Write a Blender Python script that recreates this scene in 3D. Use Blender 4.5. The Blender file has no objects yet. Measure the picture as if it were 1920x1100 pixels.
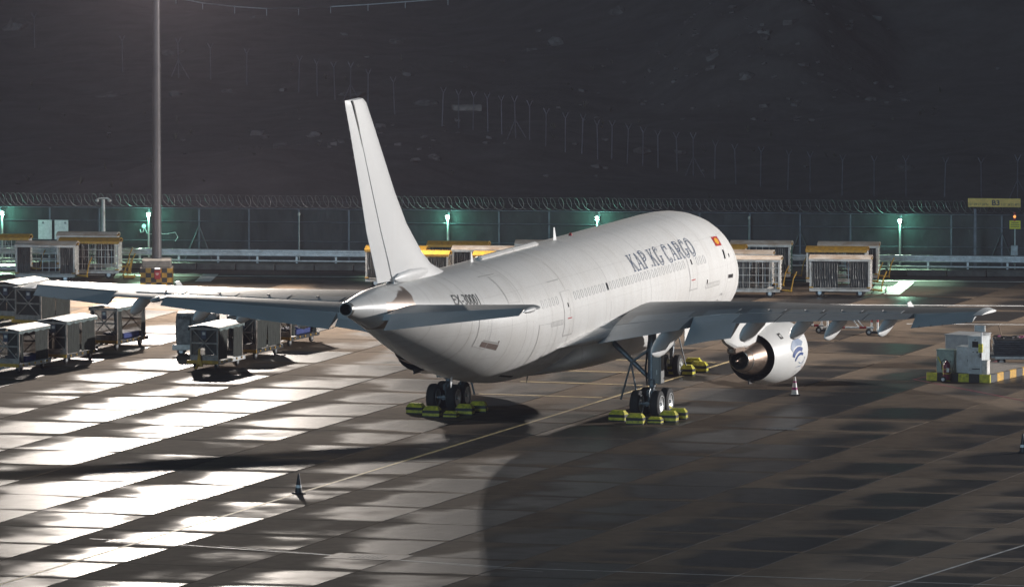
import bpy, bmesh, math, random
from mathutils import Vector, Matrix, noise
random.seed(7)
R_ = math.radians
sin, cos, pi = math.sin, math.cos, math.pi
scene = bpy.context.scene
COL = scene.collection

# ------------------------------------------------------------------ camera
FOC, CAMH, PIT, YAW = 25000.0, 58.43, 0.0886, 0.3101      # focal length in 1920-px pixels
CAM = Vector((-1.7044, -597.08, CAMH))
cd = bpy.data.cameras.new('camera'); cam = bpy.data.objects.new('camera', cd); COL.objects.link(cam)
cam.location = CAM; cam.rotation_euler = (pi/2 - PIT, 0, 0)
cd.sensor_width = 36; cd.lens = FOC*36/1920; cd.clip_start = 5; cd.clip_end = 6000
scene.camera = cam
scene.view_settings.view_transform = 'Standard'; scene.view_settings.look = 'None'
scene.view_settings.exposure = 0.0; scene.view_settings.gamma = 1
scene.cycles.use_denoising = True
scene.cycles.max_bounces = 6; scene.cycles.sample_clamp_indirect = 4

# ------------------------------------------------------------------ night sky
wd = bpy.data.worlds.new('World'); scene.world = wd; wd.use_nodes = True
nt = wd.node_tree; bg = nt.nodes['Background']
sky = nt.nodes.new('ShaderNodeTexSky'); sky.sky_type = 'NISHITA'; sky.sun_disc = False
sky.sun_elevation = R_(6); sky.sun_rotation = R_(200)
mixn = nt.nodes.new('ShaderNodeMix'); mixn.data_type = 'RGBA'
mixn.inputs['Factor'].default_value = 0.96
mixn.inputs['B'].default_value = (0.42, 0.70, 1.0, 1)
nt.links.new(sky.outputs['Color'], mixn.inputs['A'])
nt.links.new(mixn.outputs['Result'], bg.inputs['Color'])
bg.inputs['Strength'].default_value = 0.032

# ------------------------------------------------------------------ mast floodlights (their masts are built further down)
MAST_A = Vector((-19.41, 65.0, 0)); MAST_B = Vector((95, 34, 0)); MAST_H = 18.1
def flood(name, loc, aim, power, color, size=150, radius=.45, blend=.6):
    l = bpy.data.lights.new(name, 'SPOT'); l.energy = power; l.color = color
    l.spot_size = R_(size); l.spot_blend = blend; l.shadow_soft_size = radius
    o = bpy.data.objects.new(name, l); COL.objects.link(o); o.location = loc
    o.rotation_euler = (Vector(aim)-Vector(loc)).to_track_quat('-Z', 'Y').to_euler()
    return o
flood('flood_lamp', MAST_A+Vector((0.2,-.9,MAST_H)), (-13, -30, 0), 205000, (1.0,.90,.80), 172, blend=.4)
flood('flood_lamp', MAST_A+Vector((0,.9,MAST_H)), (-28, 235, 0), 60000, (1.0,.78,.92), 58, blend=1)
flood('flood_lamp', MAST_B+Vector((-.9,-.3,19)), (0, -11, 4), 520000, (1.0,.97,.94), 108, blend=.5)
# added cool fill from behind the camera, for unseen terminal lights
sl = bpy.data.lights.new('cool_fill', 'SUN'); sl.energy = .85; sl.angle = R_(14); sl.color = (.50,.78,1.0)
so = bpy.data.objects.new('cool_fill', sl); COL.objects.link(so); so.rotation_euler = Vector((.28,.92,-.22)).to_track_quat('-Z','Y').to_euler()

# ------------------------------------------------------------------ helpers
CP, SP = cos(PIT), sin(PIT)
def ray(px, py):
    u = (px-960)/FOC; v = (py-550)/FOC
    return Vector((u, CP-v*SP, -SP-v*CP))
def G(px, py, z=0.0):                     # photo pixel -> point on the plane at height z
    d = ray(px, py); t = (z-CAM.z)/d.z
    return CAM + d*t
HD = Vector((sin(YAW), cos(YAW), 0)); ST = Vector((cos(YAW), -sin(YAW), 0))
def GA(px, py, z=0.0):                    # the same, in apron axes: (metres aft of nose, metres to starboard)
    p = G(px, py, z); return (25.25-p.dot(HD), p.dot(ST))
def AW(X, Y, Z=0.0): return HD*(25.25-X) + ST*Y + Vector((0,0,Z))
def A(X, Y, Z): return (25.25-X, -Y, Z)   # aft / starboard / up -> aircraft local

MATS = {}
def _n(nt, t, **kw):
    n = nt.nodes.new(t)
    for k, v in kw.items(): setattr(n, k, v)
    return n
def mat(name, col, rough=.5, metal=0, var=.15, scale=3.0, bump=0.0, bscale=20.0, emit=None, estr=0, stretch=None, dirt=None, coord='Object', spec=.5):
    if name in MATS: return MATS[name]
    m = bpy.data.materials.new(name); m.use_nodes = True; nt = m.node_tree; L = nt.links.new
    b = nt.nodes['Principled BSDF']
    b.inputs['Roughness'].default_value = rough; b.inputs['Metallic'].default_value = metal
    b.inputs['Specular IOR Level'].default_value = spec
    c4 = (*col, 1); b.inputs['Base Color'].default_value = c4
    if var > 0 or bump > 0:
        tc = _n(nt, 'ShaderNodeTexCoord'); mp = _n(nt, 'ShaderNodeMapping')
        L(tc.outputs[coord], mp.inputs['Vector'])
        if stretch: mp.inputs['Scale'].default_value = stretch
        oi = _n(nt, 'ShaderNodeObjectInfo')
        ad = _n(nt, 'ShaderNodeVectorMath', operation='ADD'); L(mp.outputs[0], ad.inputs[0])
        cb = _n(nt, 'ShaderNodeCombineXYZ'); ml = _n(nt, 'ShaderNodeMath', operation='MULTIPLY'); ml.inputs[1].default_value = 37
        L(oi.outputs['Random'], ml.inputs[0]); L(ml.outputs[0], cb.inputs[0]); L(cb.outputs[0], ad.inputs[1])
    if var > 0:
        nz = _n(nt, 'ShaderNodeTexNoise'); nz.inputs['Scale'].default_value = scale; nz.inputs['Detail'].default_value = 6; nz.inputs['Roughness'].default_value = .65
        L(ad.outputs[0], nz.inputs['Vector'])
        rp = _n(nt, 'ShaderNodeValToRGB'); rp.color_ramp.elements[0].position = .32; rp.color_ramp.elements[1].position = .68
        d = dirt or tuple(x*(1-var*2) for x in col)
        rp.color_ramp.elements[0].color = (*d, 1); rp.color_ramp.elements[1].color = tuple(min(1, x*(1+var*.4)) for x in col)+(1,)
        L(nz.outputs['Fac'], rp.inputs[0]); L(rp.outputs[0], b.inputs['Base Color'])
        mr = _n(nt, 'ShaderNodeMapRange'); mr.inputs['To Min'].default_value = min(1, rough*1.25+.05); mr.inputs['To Max'].default_value = rough*.85
        L(nz.outputs['Fac'], mr.inputs[0]); L(mr.outputs[0], b.inputs['Roughness'])
    if bump > 0:
        n2 = _n(nt, 'ShaderNodeTexNoise'); n2.inputs['Scale'].default_value = bscale; n2.inputs['Detail'].default_value = 4
        L(ad.outputs[0], n2.inputs['Vector'])
        bp = _n(nt, 'ShaderNodeBump'); bp.inputs['Strength'].default_value = bump; bp.inputs['Distance'].default_value = .05
        L(n2.outputs['Fac'], bp.inputs['Height']); L(bp.outputs[0], b.inputs['Normal'])
    if emit: b.inputs['Emission Color'].default_value = (*emit, 1); b.inputs['Emission Strength'].default_value = estr
    MATS[name] = m; return m

class MB:
    def __init__(s): s.v = []; s.f = []; s.m = []
    def add(s, vs, fs, mi=0, M=None):
        o = len(s.v)
        s.v += [tuple(M @ Vector(p)) if M else tuple(p) for p in vs]
        s.f += [tuple(i+o for i in f) for f in fs]; s.m += [mi]*len(fs); return s
    def box(s, c, d, mi=0, M=None, rz=0, bev=0):
        x, y, z = (k/2 for k in d)
        if bev > 0:
            ring = [(x,y-bev),(x-bev,y),(-x+bev,y),(-x,y-bev),(-x,-y+bev),(-x+bev,-y),(x-bev,-y),(x,-y+bev)]
            ins = [(px*(1-bev/x), py*(1-bev/y)) for px, py in ring]
            rs = [[(a,b,-z) for a,b in ins],[(a,b,-z+bev) for a,b in ring],[(a,b,z-bev) for a,b in ring],[(a,b,z) for a,b in ins]]
            vs = [p for r in rs for p in r]; fs = []
            for k in range(3):
                for i in range(8): fs.append((k*8+i, k*8+(i+1)%8, (k+1)*8+(i+1)%8, (k+1)*8+i))
            fs += [tuple(range(7,-1,-1)), tuple(range(24,32))]
        else:
            vs = [(-x,-y,-z),(x,-y,-z),(x,y,-z),(-x,y,-z),(-x,-y,z),(x,-y,z),(x,y,z),(-x,y,z)]
            fs = [(0,3,2,1),(4,5,6,7),(0,1,5,4),(1,2,6,5),(2,3,7,6),(3,0,4,7)]
        T = Matrix.Translation(c) @ Matrix.Rotation(rz, 4, 'Z')
        return s.add(vs, fs, mi, (M @ T) if M else T)
    def tube(s, pts, r, n=8, mi=0, cap=True, closed=False):
        pts = [Vector(p) for p in pts]; k = len(pts); rs = r if isinstance(r, (list, tuple)) else [r]*k
        o = len(s.v); up = None
        for i, p in enumerate(pts):
            a = pts[(i-1) % k] if (closed or i) else p; b = pts[(i+1) % k] if (closed or i < k-1) else p
            t = (b-a).normalized()
            if up is None:
                up = Vector((0,0,1)) if abs(t.z) < .9 else Vector((1,0,0))
            e1 = t.cross(up).normalized(); e2 = e1.cross(t).normalized(); up = e2
            for j in range(n):
                an = 2*pi*j/n; s.v.append(tuple(p + (e1*cos(an)+e2*sin(an))*rs[i]))
        for i in range(k if closed else k-1):
            for j in range(n):
                a = o+i*n+j; b = o+i*n+(j+1) % n; c = o+((i+1) % k)*n+(j+1) % n; d = o+((i+1) % k)*n+j
                s.f.append((a,b,c,d)); s.m.append(mi)
        if cap and not closed:
            s.f.append(tuple(o+j for j in range(n-1,-1,-1))); s.f.append(tuple(o+(k-1)*n+j for j in range(n))); s.m += [mi,mi]
        return s
    def rings(s, rings, mi=0, cap0=True, cap1=True, closed_ring=True):
        o = len(s.v); n = len(rings[0])
        for r in rings: s.v += [tuple(p) for p in r]
        for i in range(len(rings)-1):
            for j in range(n if closed_ring else n-1):
                s.f.append((o+i*n+j, o+i*n+(j+1)%n, o+(i+1)*n+(j+1)%n, o+(i+1)*n+j)); s.m.append(mi)
        if cap0: s.f.append(tuple(o+j for j in range(n-1,-1,-1))); s.m.append(mi)
        if cap1: s.f.append(tuple(o+(len(rings)-1)*n+j for j in range(n))); s.m.append(mi)
        return s
    def lathe(s, prof, org, axis='X', n=24, mi=0):
        # prof: (along, radius); axis local X or Y or Z
        rs = []
        for a, r in prof:
            ring = []
            for j in range(n):
                t = 2*pi*j/n; p = (a, r*cos(t), r*sin(t))
                if axis == 'Y': p = (r*sin(t), a, r*cos(t))
                if axis == 'Z': p = (r*cos(t), r*sin(t), a)
                ring.append((org[0]+p[0], org[1]+p[1], org[2]+p[2]))
            rs.append(ring)
        return s.rings(rs, mi, prof[0][1] < .13, prof[-1][1] < .13)
    def build(s, name, mats, parent=None, smooth=None, recalc=True):
        me = bpy.data.meshes.new(name); me.from_pydata(s.v, [], s.f)
        for m in (mats if isinstance(mats, (list, tuple)) else [mats]): me.materials.append(MATS[m] if isinstance(m, str) else m)
        me.polygons.foreach_set('material_index', s.m)
        if recalc:
            bm = bmesh.new(); bm.from_mesh(me); bmesh.ops.recalc_face_normals(bm, faces=bm.faces); bm.to_mesh(me); bm.free()
        if smooth is not None:
            me.polygons.foreach_set('use_smooth', [True]*len(me.polygons)); me.set_sharp_from_angle(angle=R_(smooth))
        me.update()
        o = bpy.data.objects.new(name, me); COL.objects.link(o)
        if parent: o.parent = parent
        return o
def inst(src, name, parent, loc=(0,0,0), rot=(0,0,0), scale=None):     # object sharing the mesh of src
    o = bpy.data.objects.new(name, src.data); COL.objects.link(o); o.parent = parent
    o.location = loc; o.rotation_euler = rot
    if scale: o.scale = scale
    return o
def tag(o, label, cat, group=None, kind=None):
    if label: o['label'] = label
    if cat: o['category'] = cat
    if group: o['group'] = group
    if kind: o['kind'] = kind
    return o
def thing(name, label, cat, loc=(0,0,0), rz=0, group=None):
    o = bpy.data.objects.new(name, None); COL.objects.link(o); o.empty_display_size = .3
    o.location = loc; o.rotation_euler = (0,0,rz); return tag(o, label, cat, group)
def copy_tree(o, parent=None):
    c = o.copy(); COL.objects.link(c)
    if parent: c.parent = parent
    for ch in [x for x in bpy.data.objects if x.parent == o]: copy_tree(ch, c)
    return c
def struct(o): o['kind'] = 'structure'; return o
def text2d(body, bold=0.0, cuts=0):
    cu = bpy.data.curves.new('t', 'FONT'); cu.body = body; cu.size = 1; cu.offset = bold; cu.resolution_u = 3
    to = bpy.data.objects.new('t', cu); COL.objects.link(to)
    me = bpy.data.meshes.new_from_object(to.evaluated_get(bpy.context.evaluated_depsgraph_get()))
    if cuts:
        bm = bmesh.new(); bm.from_mesh(me); bmesh.ops.triangulate(bm, faces=bm.faces); bmesh.ops.subdivide_edges(bm, edges=bm.edges, cuts=cuts, use_grid_fill=True); bm.to_mesh(me); bm.free()
    vs = [tuple(v.co)[:2] for v in me.vertices]; fs = [tuple(p.vertices) for p in me.polygons]
    bpy.data.objects.remove(to); bpy.data.curves.remove(cu); bpy.data.meshes.remove(me)
    x0 = min(v[0] for v in vs); x1 = max(v[0] for v in vs); y0 = min(v[1] for v in vs); y1 = max(v[1] for v in vs)
    return [((x-x0)/(x1-x0), (y-y0)/(y1-y0)) for x, y in vs], fs     # normalised to the unit square
def lerp(a, b, t): return a+(b-a)*t
def interp(tab, x):
    if x <= tab[0][0]: return tab[0][1]
    for (a, va), (b, vb) in zip(tab, tab[1:]):
        if x <= b:
            t = (x-a)/(b-a); return va+(vb-va)*t
    return tab[-1][1]
def sm_interp(tab, x):                       # monotone-ish cubic through the table
    if x <= tab[0][0]: return tab[0][1]
    if x >= tab[-1][0]: return tab[-1][1]
    for i in range(len(tab)-1):
        if x <= tab[i+1][0]:
            x0, y0 = tab[i]; x1, y1 = tab[i+1]; h = x1-x0; d = (y1-y0)/h
            def sl(k):
                if k <= 0 or k >= len(tab)-1:
                    kk = min(max(k, 0), len(tab)-1); a, b = (0, 1) if kk == 0 else (kk-1, kk)
                    return (tab[b][1]-tab[a][1])/(tab[b][0]-tab[a][0])
                a = (tab[k][1]-tab[k-1][1])/(tab[k][0]-tab[k-1][0]); b = (tab[k+1][1]-tab[k][1])/(tab[k+1][0]-tab[k][0])
                return 0 if a*b <= 0 else 2*a*b/(a+b)
            m0, m1 = sl(i), sl(i+1); t = (x-x0)/h
            return (2*t**3-3*t*t+1)*y0+(t**3-2*t*t+t)*h*m0+(-2*t**3+3*t*t)*y1+(t**3-t*t)*h*m1

# ------------------------------------------------------------------ materials
mat('white_metal', (.62,.61,.59), .45, var=.18, scale=2.5, dirt=(.34,.31,.27))
mat('grey_metal', (.30,.31,.32), .45, .6, var=.2, scale=4)
mat('galvanised', (.62,.64,.65), .45, .3, var=.15, scale=4)
mat('dark_metal', (.055,.06,.065), .45, .5, var=.2, scale=6)
mat('gear_metal', (.20,.22,.24), .4, .5, var=.25, scale=6)
mat('tyre', (.018,.018,.019), .75, var=.2, scale=8)
mat('rim', (.55,.56,.57), .35, .7, var=.2, scale=10)
mat('yellow_paint', (.50,.27,.012), .5, var=.22, scale=5, dirt=(.25,.14,.03))
mat('lime_paint', (.72,.64,.03), .5, var=.2, scale=6, dirt=(.2,.2,.04))
mat('black_paint', (.018,.018,.020), .5, var=.2, scale=6)
mat('red_paint', (.35,.015,.02), .45, var=.2, scale=5)
mat('white_paint', (.72,.72,.71), .5, var=.12, scale=6)
mat('canvas_dark', (.022,.028,.023), .7, var=.25, scale=7, bump=.5, bscale=9, stretch=(1,1,.35))
mat('canvas_grey', (.20,.19,.18), .65, var=.35, scale=4, bump=.4, bscale=6)
mat('canvas_white', (.62,.60,.57), .55, var=.2, scale=4, bump=.25, bscale=5, dirt=(.38,.34,.30))
mat('plastic_sheet', (.13,.13,.125), .32, var=.35, scale=5, bump=.8, bscale=5, stretch=(1.5,1.5,.3))
mat('blue_crate', (.025,.05,.22), .5, var=.2, scale=6)
mat('wood', (.20,.13,.08), .7, var=.3, scale=6)
mat('sign_yellow', (.80,.52,.13), .5, var=.1, scale=5)
mat('sign_bright', (.75,.66,.03), .5, var=.05)
mat('cab_paint', (.46,.50,.52), .4, var=.12, scale=4, dirt=(.32,.33,.33))
mat('cab_grey', (.30,.31,.32), .45, var=.12, scale=4)
mat('cab_green', (.26,.34,.31), .45, var=.2, scale=4)
mat('cloth_magenta', (.28,.02,.10), .6, var=.4, scale=9, dirt=(.05,.03,.05))
mat('concrete_block', (.22,.20,.18), .8, var=.25, scale=3, bump=.3, bscale=12)
mat('rock_mat', (.11,.105,.10), .85, var=.35, scale=2.5, bump=.6, bscale=5)
mat('lamp_glass', (1,1,.95), .3, var=0, emit=(.75,1,.88), estr=26)
mat('flood_glass', (1,1,1), .3, var=0, emit=(1,.93,.84), estr=60)
mat('glass_dark', (.02,.022,.025), .12, var=0)
mat('cable_black', (.02,.02,.02), .6, var=0)
# ------------------------------------------------------------------ apron concrete
def concrete_mat():
    m = bpy.data.materials.new('apron_concrete'); m.use_nodes = True; nt = m.node_tree; L = nt.links.new
    b = nt.nodes['Principled BSDF']
    geo = _n(nt, 'ShaderNodeNewGeometry')
    def dot(v):
        d = _n(nt, 'ShaderNodeVectorMath', operation='DOT_PRODUCT'); d.inputs[1].default_value = v; L(geo.outputs['Position'], d.inputs[0]); return d.outputs['Value']
    def M(op, a, b_=None, c=None):
        n = _n(nt, 'ShaderNodeMath', operation=op)
        for i, x in enumerate((a, b_, c)):
            if x is None: continue
            if isinstance(x, (int, float)): n.inputs[i].default_value = x
            else: L(x, n.inputs[i])
        return n.outputs[0]
    def MR(v, a, b_, lo=0, hi=1, smooth=True):
        n = _n(nt, 'ShaderNodeMapRange'); n.interpolation_type = 'SMOOTHSTEP' if smooth else 'LINEAR'
        for k, x in zip(('From Min','From Max','To Min','To Max'), (a, b_, lo, hi)): n.inputs[k].default_value = x
        L(v, n.inputs['Value']); return n.outputs[0]
    def noise_(sc, det, vec, rough=.6):
        n = _n(nt, 'ShaderNodeTexNoise'); n.inputs['Scale'].default_value = sc; n.inputs['Detail'].default_value = det; n.inputs['Roughness'].default_value = rough
        L(vec, n.inputs['Vector']); return n.outputs['Fac']
    fwd = dot(HD); stb = dot(ST)
    gy = M('DIVIDE', M('SUBTRACT', stb, 2.35), 5.0); gx = M('DIVIDE', M('SUBTRACT', fwd, 25.25-17.7), 6.0)
    fy = M('FRACT', gy); fx = M('FRACT', gx)
    cb = _n(nt, 'ShaderNodeCombineXYZ'); L(M('FLOOR', gy), cb.inputs[0]); L(M('FLOOR', gx), cb.inputs[1])
    wn = _n(nt, 'ShaderNodeTexWhiteNoise'); wn.noise_dimensions = '2D'; L(cb.outputs[0], wn.inputs['Vector']); rnd = wn.outputs['Value']
    sx = _n(nt, 'ShaderNodeSeparateColor'); L(wn.outputs['Color'], sx.inputs[0]); r2 = sx.outputs[1]; r3 = sx.outputs[2]
    # noise offset per slab so patches break at the joints
    off = _n(nt, 'ShaderNodeVectorMath', operation='SCALE'); L(wn.outputs['Color'], off.inputs[0]); off.inputs['Scale'].default_value = 9
    pv = _n(nt, 'ShaderNodeVectorMath', operation='ADD'); L(geo.outputs['Position'], pv.inputs[0]); L(off.outputs[0], pv.inputs[1])
    n1 = noise_(.22, 3, pv.outputs[0], .5); n2 = noise_(1.1, 5, geo.outputs['Position'], .62); n3 = noise_(14, 4, geo.outputs['Position'])
    n4 = noise_(.05, 2, geo.outputs['Position'])
    edge = M('MULTIPLY', MR(fx, .0, .24), MR(fx, 1.0, .82))
    edge = M('MINIMUM', M('ADD', edge, M('MULTIPLY', r3, .75)), 1.0)
    w = M('MULTIPLY', MR(fy, .02, .62), M('MULTIPLY', edge, .85))
    w = M('ADD', w, M('MULTIPLY', M('SUBTRACT', n1, .5), 1.9))
    w = M('ADD', w, M('MULTIPLY', M('SUBTRACT', rnd, .5), .75))
    w = M('ADD', w, M('MULTIPLY', M('SUBTRACT', n2, .5), .30))
    w = M('ADD', w, M('MULTIPLY', M('SUBTRACT', n4, .5), .6))
    # shade painted in as extra wetness between the gear and the near edge
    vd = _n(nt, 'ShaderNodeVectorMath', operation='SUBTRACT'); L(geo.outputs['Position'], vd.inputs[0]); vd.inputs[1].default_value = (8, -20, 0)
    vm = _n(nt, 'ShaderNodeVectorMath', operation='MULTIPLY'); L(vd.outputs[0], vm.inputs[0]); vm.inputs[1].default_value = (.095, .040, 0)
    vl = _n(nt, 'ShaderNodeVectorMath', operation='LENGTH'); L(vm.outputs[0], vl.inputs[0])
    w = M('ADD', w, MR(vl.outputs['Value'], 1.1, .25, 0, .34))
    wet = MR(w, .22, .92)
    mixc = _n(nt, 'ShaderNodeMix'); mixc.data_type = 'RGBA'
    dry = _n(nt, 'ShaderNodeValToRGB'); dry.color_ramp.elements[0].color = (.090,.067,.049,1); dry.color_ramp.elements[1].color = (.195,.150,.112,1)
    dry.color_ramp.elements[0].position = .3; dry.color_ramp.elements[1].position = .75
    L(M('ADD', M('MULTIPLY', n2, .7), M('MULTIPLY', r2, .3)), dry.inputs[0])
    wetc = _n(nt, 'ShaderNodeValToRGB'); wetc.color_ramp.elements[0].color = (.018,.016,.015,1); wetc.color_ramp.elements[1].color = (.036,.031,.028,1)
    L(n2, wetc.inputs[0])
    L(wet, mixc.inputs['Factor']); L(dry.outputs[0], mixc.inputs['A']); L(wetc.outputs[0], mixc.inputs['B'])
    # rubber / oil stains along the lead-in line and under the parked aircraft
    st = M('MULTIPLY', MR(M('ABSOLUTE', stb), 2.2, .2), MR(noise_(.16, 4, geo.outputs['Position']), .42, .66))
    mx2 = _n(nt, 'ShaderNodeMix'); mx2.data_type = 'RGBA'; L(M('MULTIPLY', st, .55), mx2.inputs['Factor']); L(mixc.outputs['Result'], mx2.inputs['A']); mx2.inputs['B'].default_value = (.03,.027,.025,1)
    L(mx2.outputs['Result'], b.inputs['Base Color'])
    rw = M('ADD', M('ADD', .42, M('MULTIPLY', M('SUBTRACT', n3, .5), .08)), M('MULTIPLY', M('SUBTRACT', n2, .5), .22))
    ro = _n(nt, 'ShaderNodeMix'); ro.data_type = 'FLOAT'; L(wet, ro.inputs['Factor']); ro.inputs['A'].default_value = .95; L(rw, ro.inputs['B'])
    L(ro.outputs['Result'], b.inputs['Roughness'])
    sp = _n(nt, 'ShaderNodeMix'); sp.data_type = 'FLOAT'; L(wet, sp.inputs['Factor']); sp.inputs['A'].default_value = .05; sp.inputs['B'].default_value = .22
    L(sp.outputs['Result'], b.inputs['Specular IOR Level'])
    bp = _n(nt, 'ShaderNodeBump'); bp.inputs['Strength'].default_value = .12; bp.inputs['Distance'].default_value = .02
    L(n3, bp.inputs['Height']); L(bp.outputs[0], b.inputs['Normal'])
    MATS['apron_concrete'] = m
concrete_mat()
mat('joint', (.035,.032,.03), .85, var=.3, scale=1.5, coord='Object')

FP0, FP1 = G(0, 484), G(1920, 501)           # fence base line
KP0, KP1 = G(0, 502), G(1920, 519)           # kerb front line
def line_y(P, Q, x): return P.y + (Q.y-P.y)*(x-P.x)/(Q.x-P.x)

ap = MB().add([(-600,-700,-.035),(600,-700,-.035),(600,line_y(FP0,FP1,600)+1.5,-.035),(-600,line_y(FP0,FP1,-600)+1.5,-.035)], [(0,1,2,3)]).build('apron', 'joint')
struct(ap)
slabs = []
for i in range(-26, 34):
    for j in range(-22, 24):
        X0 = 17.7+6*i; Y0 = 2.35+5*j
        c = AW(X0+3, Y0+2.5)
        if not (-95 < c.y < line_y(KP0, KP1, c.x)-3.2): continue
        hw = .0384*(c.y+597)
        if abs(c.x+1.7) > hw+16: continue
        vis = abs(c.x+1.7) < hw+1.5 and c.y > -78
        slabs.append((0 if vis else 1, c.y, X0, Y0))
slabs.sort()
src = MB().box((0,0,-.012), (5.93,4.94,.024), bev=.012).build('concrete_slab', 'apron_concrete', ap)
rest = MB(); first = True
for k, (a, b_, X0, Y0) in enumerate(slabs):
    c = AW(X0+3, Y0+2.5)
    if k < 300 and a == 0:
        o = src if first else inst(src, 'concrete_slab', ap)
        first = False
        o.location = (c.x, c.y, random.uniform(-.003,.003)); o.rotation_euler = (0, 0, pi/2-YAW)
    else:
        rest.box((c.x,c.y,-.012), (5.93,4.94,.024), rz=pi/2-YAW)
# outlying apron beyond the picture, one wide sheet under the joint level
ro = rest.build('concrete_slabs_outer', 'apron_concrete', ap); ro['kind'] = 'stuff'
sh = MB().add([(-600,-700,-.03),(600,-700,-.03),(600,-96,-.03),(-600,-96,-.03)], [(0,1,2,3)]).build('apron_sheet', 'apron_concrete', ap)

# painted markings: strips in apron axes
mat('paint_line_yellow', (.72,.56,.27), .55, var=.35, scale=1.2, coord='Object', dirt=(.36,.29,.16))
mat('paint_line_white', (.80,.80,.80), .5, var=.35, scale=1.2, coord='Object', dirt=(.38,.38,.38))
mat('paint_line_red', (.28,.03,.07), .6, var=.3, scale=1.2, coord='Object')
def strip(p, q, w, m, name='painted_line', z=.006):
    p = AW(*p); q = AW(*q); d = (q-p).normalized(); n = Vector((-d.y, d.x, 0))*(w/2)
    z = Vector((0,0,z))
    return MB().add([p-n+z, q-n+z, q+n+z, p+n+z], [(0,1,2,3)]).build(name, m, ap)
strip((120,.28), (-2,.55), .17, 'paint_line_yellow')
for X in (17.7, 11.5, 5.8, -.1): strip((X,-5.8), (X,.1), .22, 'paint_line_yellow', 'stop_bar')
strip((81.4,-2.0), (86.6,17.9), .13, 'paint_line_white'); strip((86.6,17.9), (86.7,40), .13, 'paint_line_white')
strip((82.4,4.0), (87.6,19.5), .07, 'paint_line_white')
strip((130,32.0), (40,37.0), .15, 'paint_line_white')
strip((5.0,11.2), (14.6,20), .10, 'paint_line_red'); strip((5.0,11.2), (-6,12.6), .10, 'paint_line_red')
def wstrip(a, b_, w, m): 
    p = G(*a); q = G(*b_); n = Vector((-(q-p).y,(q-p).x,0)).normalized()*(w/2); z = Vector((0,0,.006))
    return MB().add([p-n+z,q-n+z,q+n+z,p+n+z],[(0,1,2,3)]).build('painted_line', m, ap)
wstrip((-40,560),(1990,574),.45,'paint_line_white'); wstrip((-40,514),(1990,529),.3,'paint_line_white')
wstrip((1672,552),(1700,529),.8,'paint_line_white'); wstrip((380,528),(395,514),.8,'paint_line_white')
wstrip((1700,607),(1990,609),.25,'paint_line_white')
for px, py in ((237,1014),(1465,803),(690,1043)):
    p = G(px, py); r = MB()
    r.box((0,0,.004),(1.5 if px != 690 else 3.2,1.2 if px != 690 else 2.0,.012), 0)
    for k in range(7): r.box((-.6+.2*k,0,.014),(.1,1.05,.012), 1)
    o = r.build('drain_cover', ['black_paint','dark_metal'], ap); o.location = p; o.rotation_euler = (0,0,-YAW)

# ------------------------------------------------------------------ waste ground and slopes beyond the fence
def TZ(x, y):
    fy = line_y(FP0, FP1, x); d = y-fy-1.0
    if d <= 0: return 0.0
    k = min(1, d/14); k = k*k*(3-2*k)
    z = k*(1.2*noise.noise(Vector((x*.05, y*.03, 1)))+.5*noise.noise(Vector((x*.16, y*.08, 4)))+.22*noise.noise(Vector((x*.5, y*.25, 9))))
    def bump(cx, cy, rx, ry, h):
        q = ((x-cx)/rx)**2+((y-cy)/ry)**2
        return h*max(0, 1-q)**1.3*(1+.35*noise.noise(Vector((x*.35, y*.2, 2)))) if q < 1 else 0
    z += bump(13.5, 208, 8.5, 26, 4.2) + bump(17, 212, 5, 18, 1.2)
    z += bump(-16, 128, 13, 22, 1.5) + bump(2, 108, 10, 10, .9) + bump(-4, 150, 12, 16, 1.1)
    s = max(0, min(1, (y-205+.9*(x-18))/75)); s = s*s*(3-2*s); s *= max(0, min(1, (x+5)/22))
    z += s*15*(1+.12*noise.noise(Vector((x*.18+y*.10, y*.02, 5))))
    z += max(0, (y-300))*.10
    return z*k
def TP(px, py):
    d = ray(px, py); t = 640.0
    while t < 1400:
        p = CAM+d*t
        if p.z <= TZ(p.x, p.y) and p.y > 82: return p
        t += .5
    return CAM+d*t
mat('dirt', (.075,.070,.066), .95, var=.35, scale=.35, bump=.9, bscale=1.6, coord='Object', dirt=(.040,.039,.034))
xs = [-600,-350,-200,-120,-80]+[-56+.85*i for i in range(139)]+[80,120,200,350,600]
ys0 = [0,.6,1.3]+[2+1.15*i for i in range(200)]+[240,262,290,330,400,520,700,1000]
tv = []; tf = []
for y0 in ys0:
    for x in xs:
        y = line_y(FP0, FP1, x)+.6+y0; tv.append((x, y, TZ(x, y)-.02))
nx = len(xs)
for j in range(len(ys0)-1):
    for i in range(nx-1): tf.append((j*nx+i, j*nx+i+1, (j+1)*nx+i+1, (j+1)*nx+i))
ter = MB().add(tv, tf).build('terrain', 'dirt', smooth=70); struct(ter)

# scrub: uncountable low weeds on the waste ground
mat('weed', (.055,.06,.04), .9, var=.3, scale=1)
wb = MB()
for k in range(500):
    px = random.uniform(-60, 1980); py = random.uniform(150, 372)
    if noise.noise(Vector((px*.006, py*.02, 3))) < .02: continue
    y = random.uniform(82, 215); x = (px-960)/FOC*(y+597)-1.7
    if noise.noise(Vector((x*.07, y*.04, 3))) < .05: continue
    z = TZ(x, y); h = random.uniform(.12, .5)
    for q in range(4):
        a = random.uniform(0, 2*pi); l = random.uniform(.1,.35); c_, s_ = cos(a), sin(a)
        wb.add([(x-.06*s_, y+.06*c_, z-.03), (x+.06*s_, y-.06*c_, z-.03), (x+c_*l, y+s_*l, z+h*random.uniform(.5,1))], [(0,1,2)])
tag(wb.build('scrub', 'weed', recalc=False), 'low dark weeds scattered over the waste ground beyond the fence', 'weeds', kind='stuff')

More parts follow.
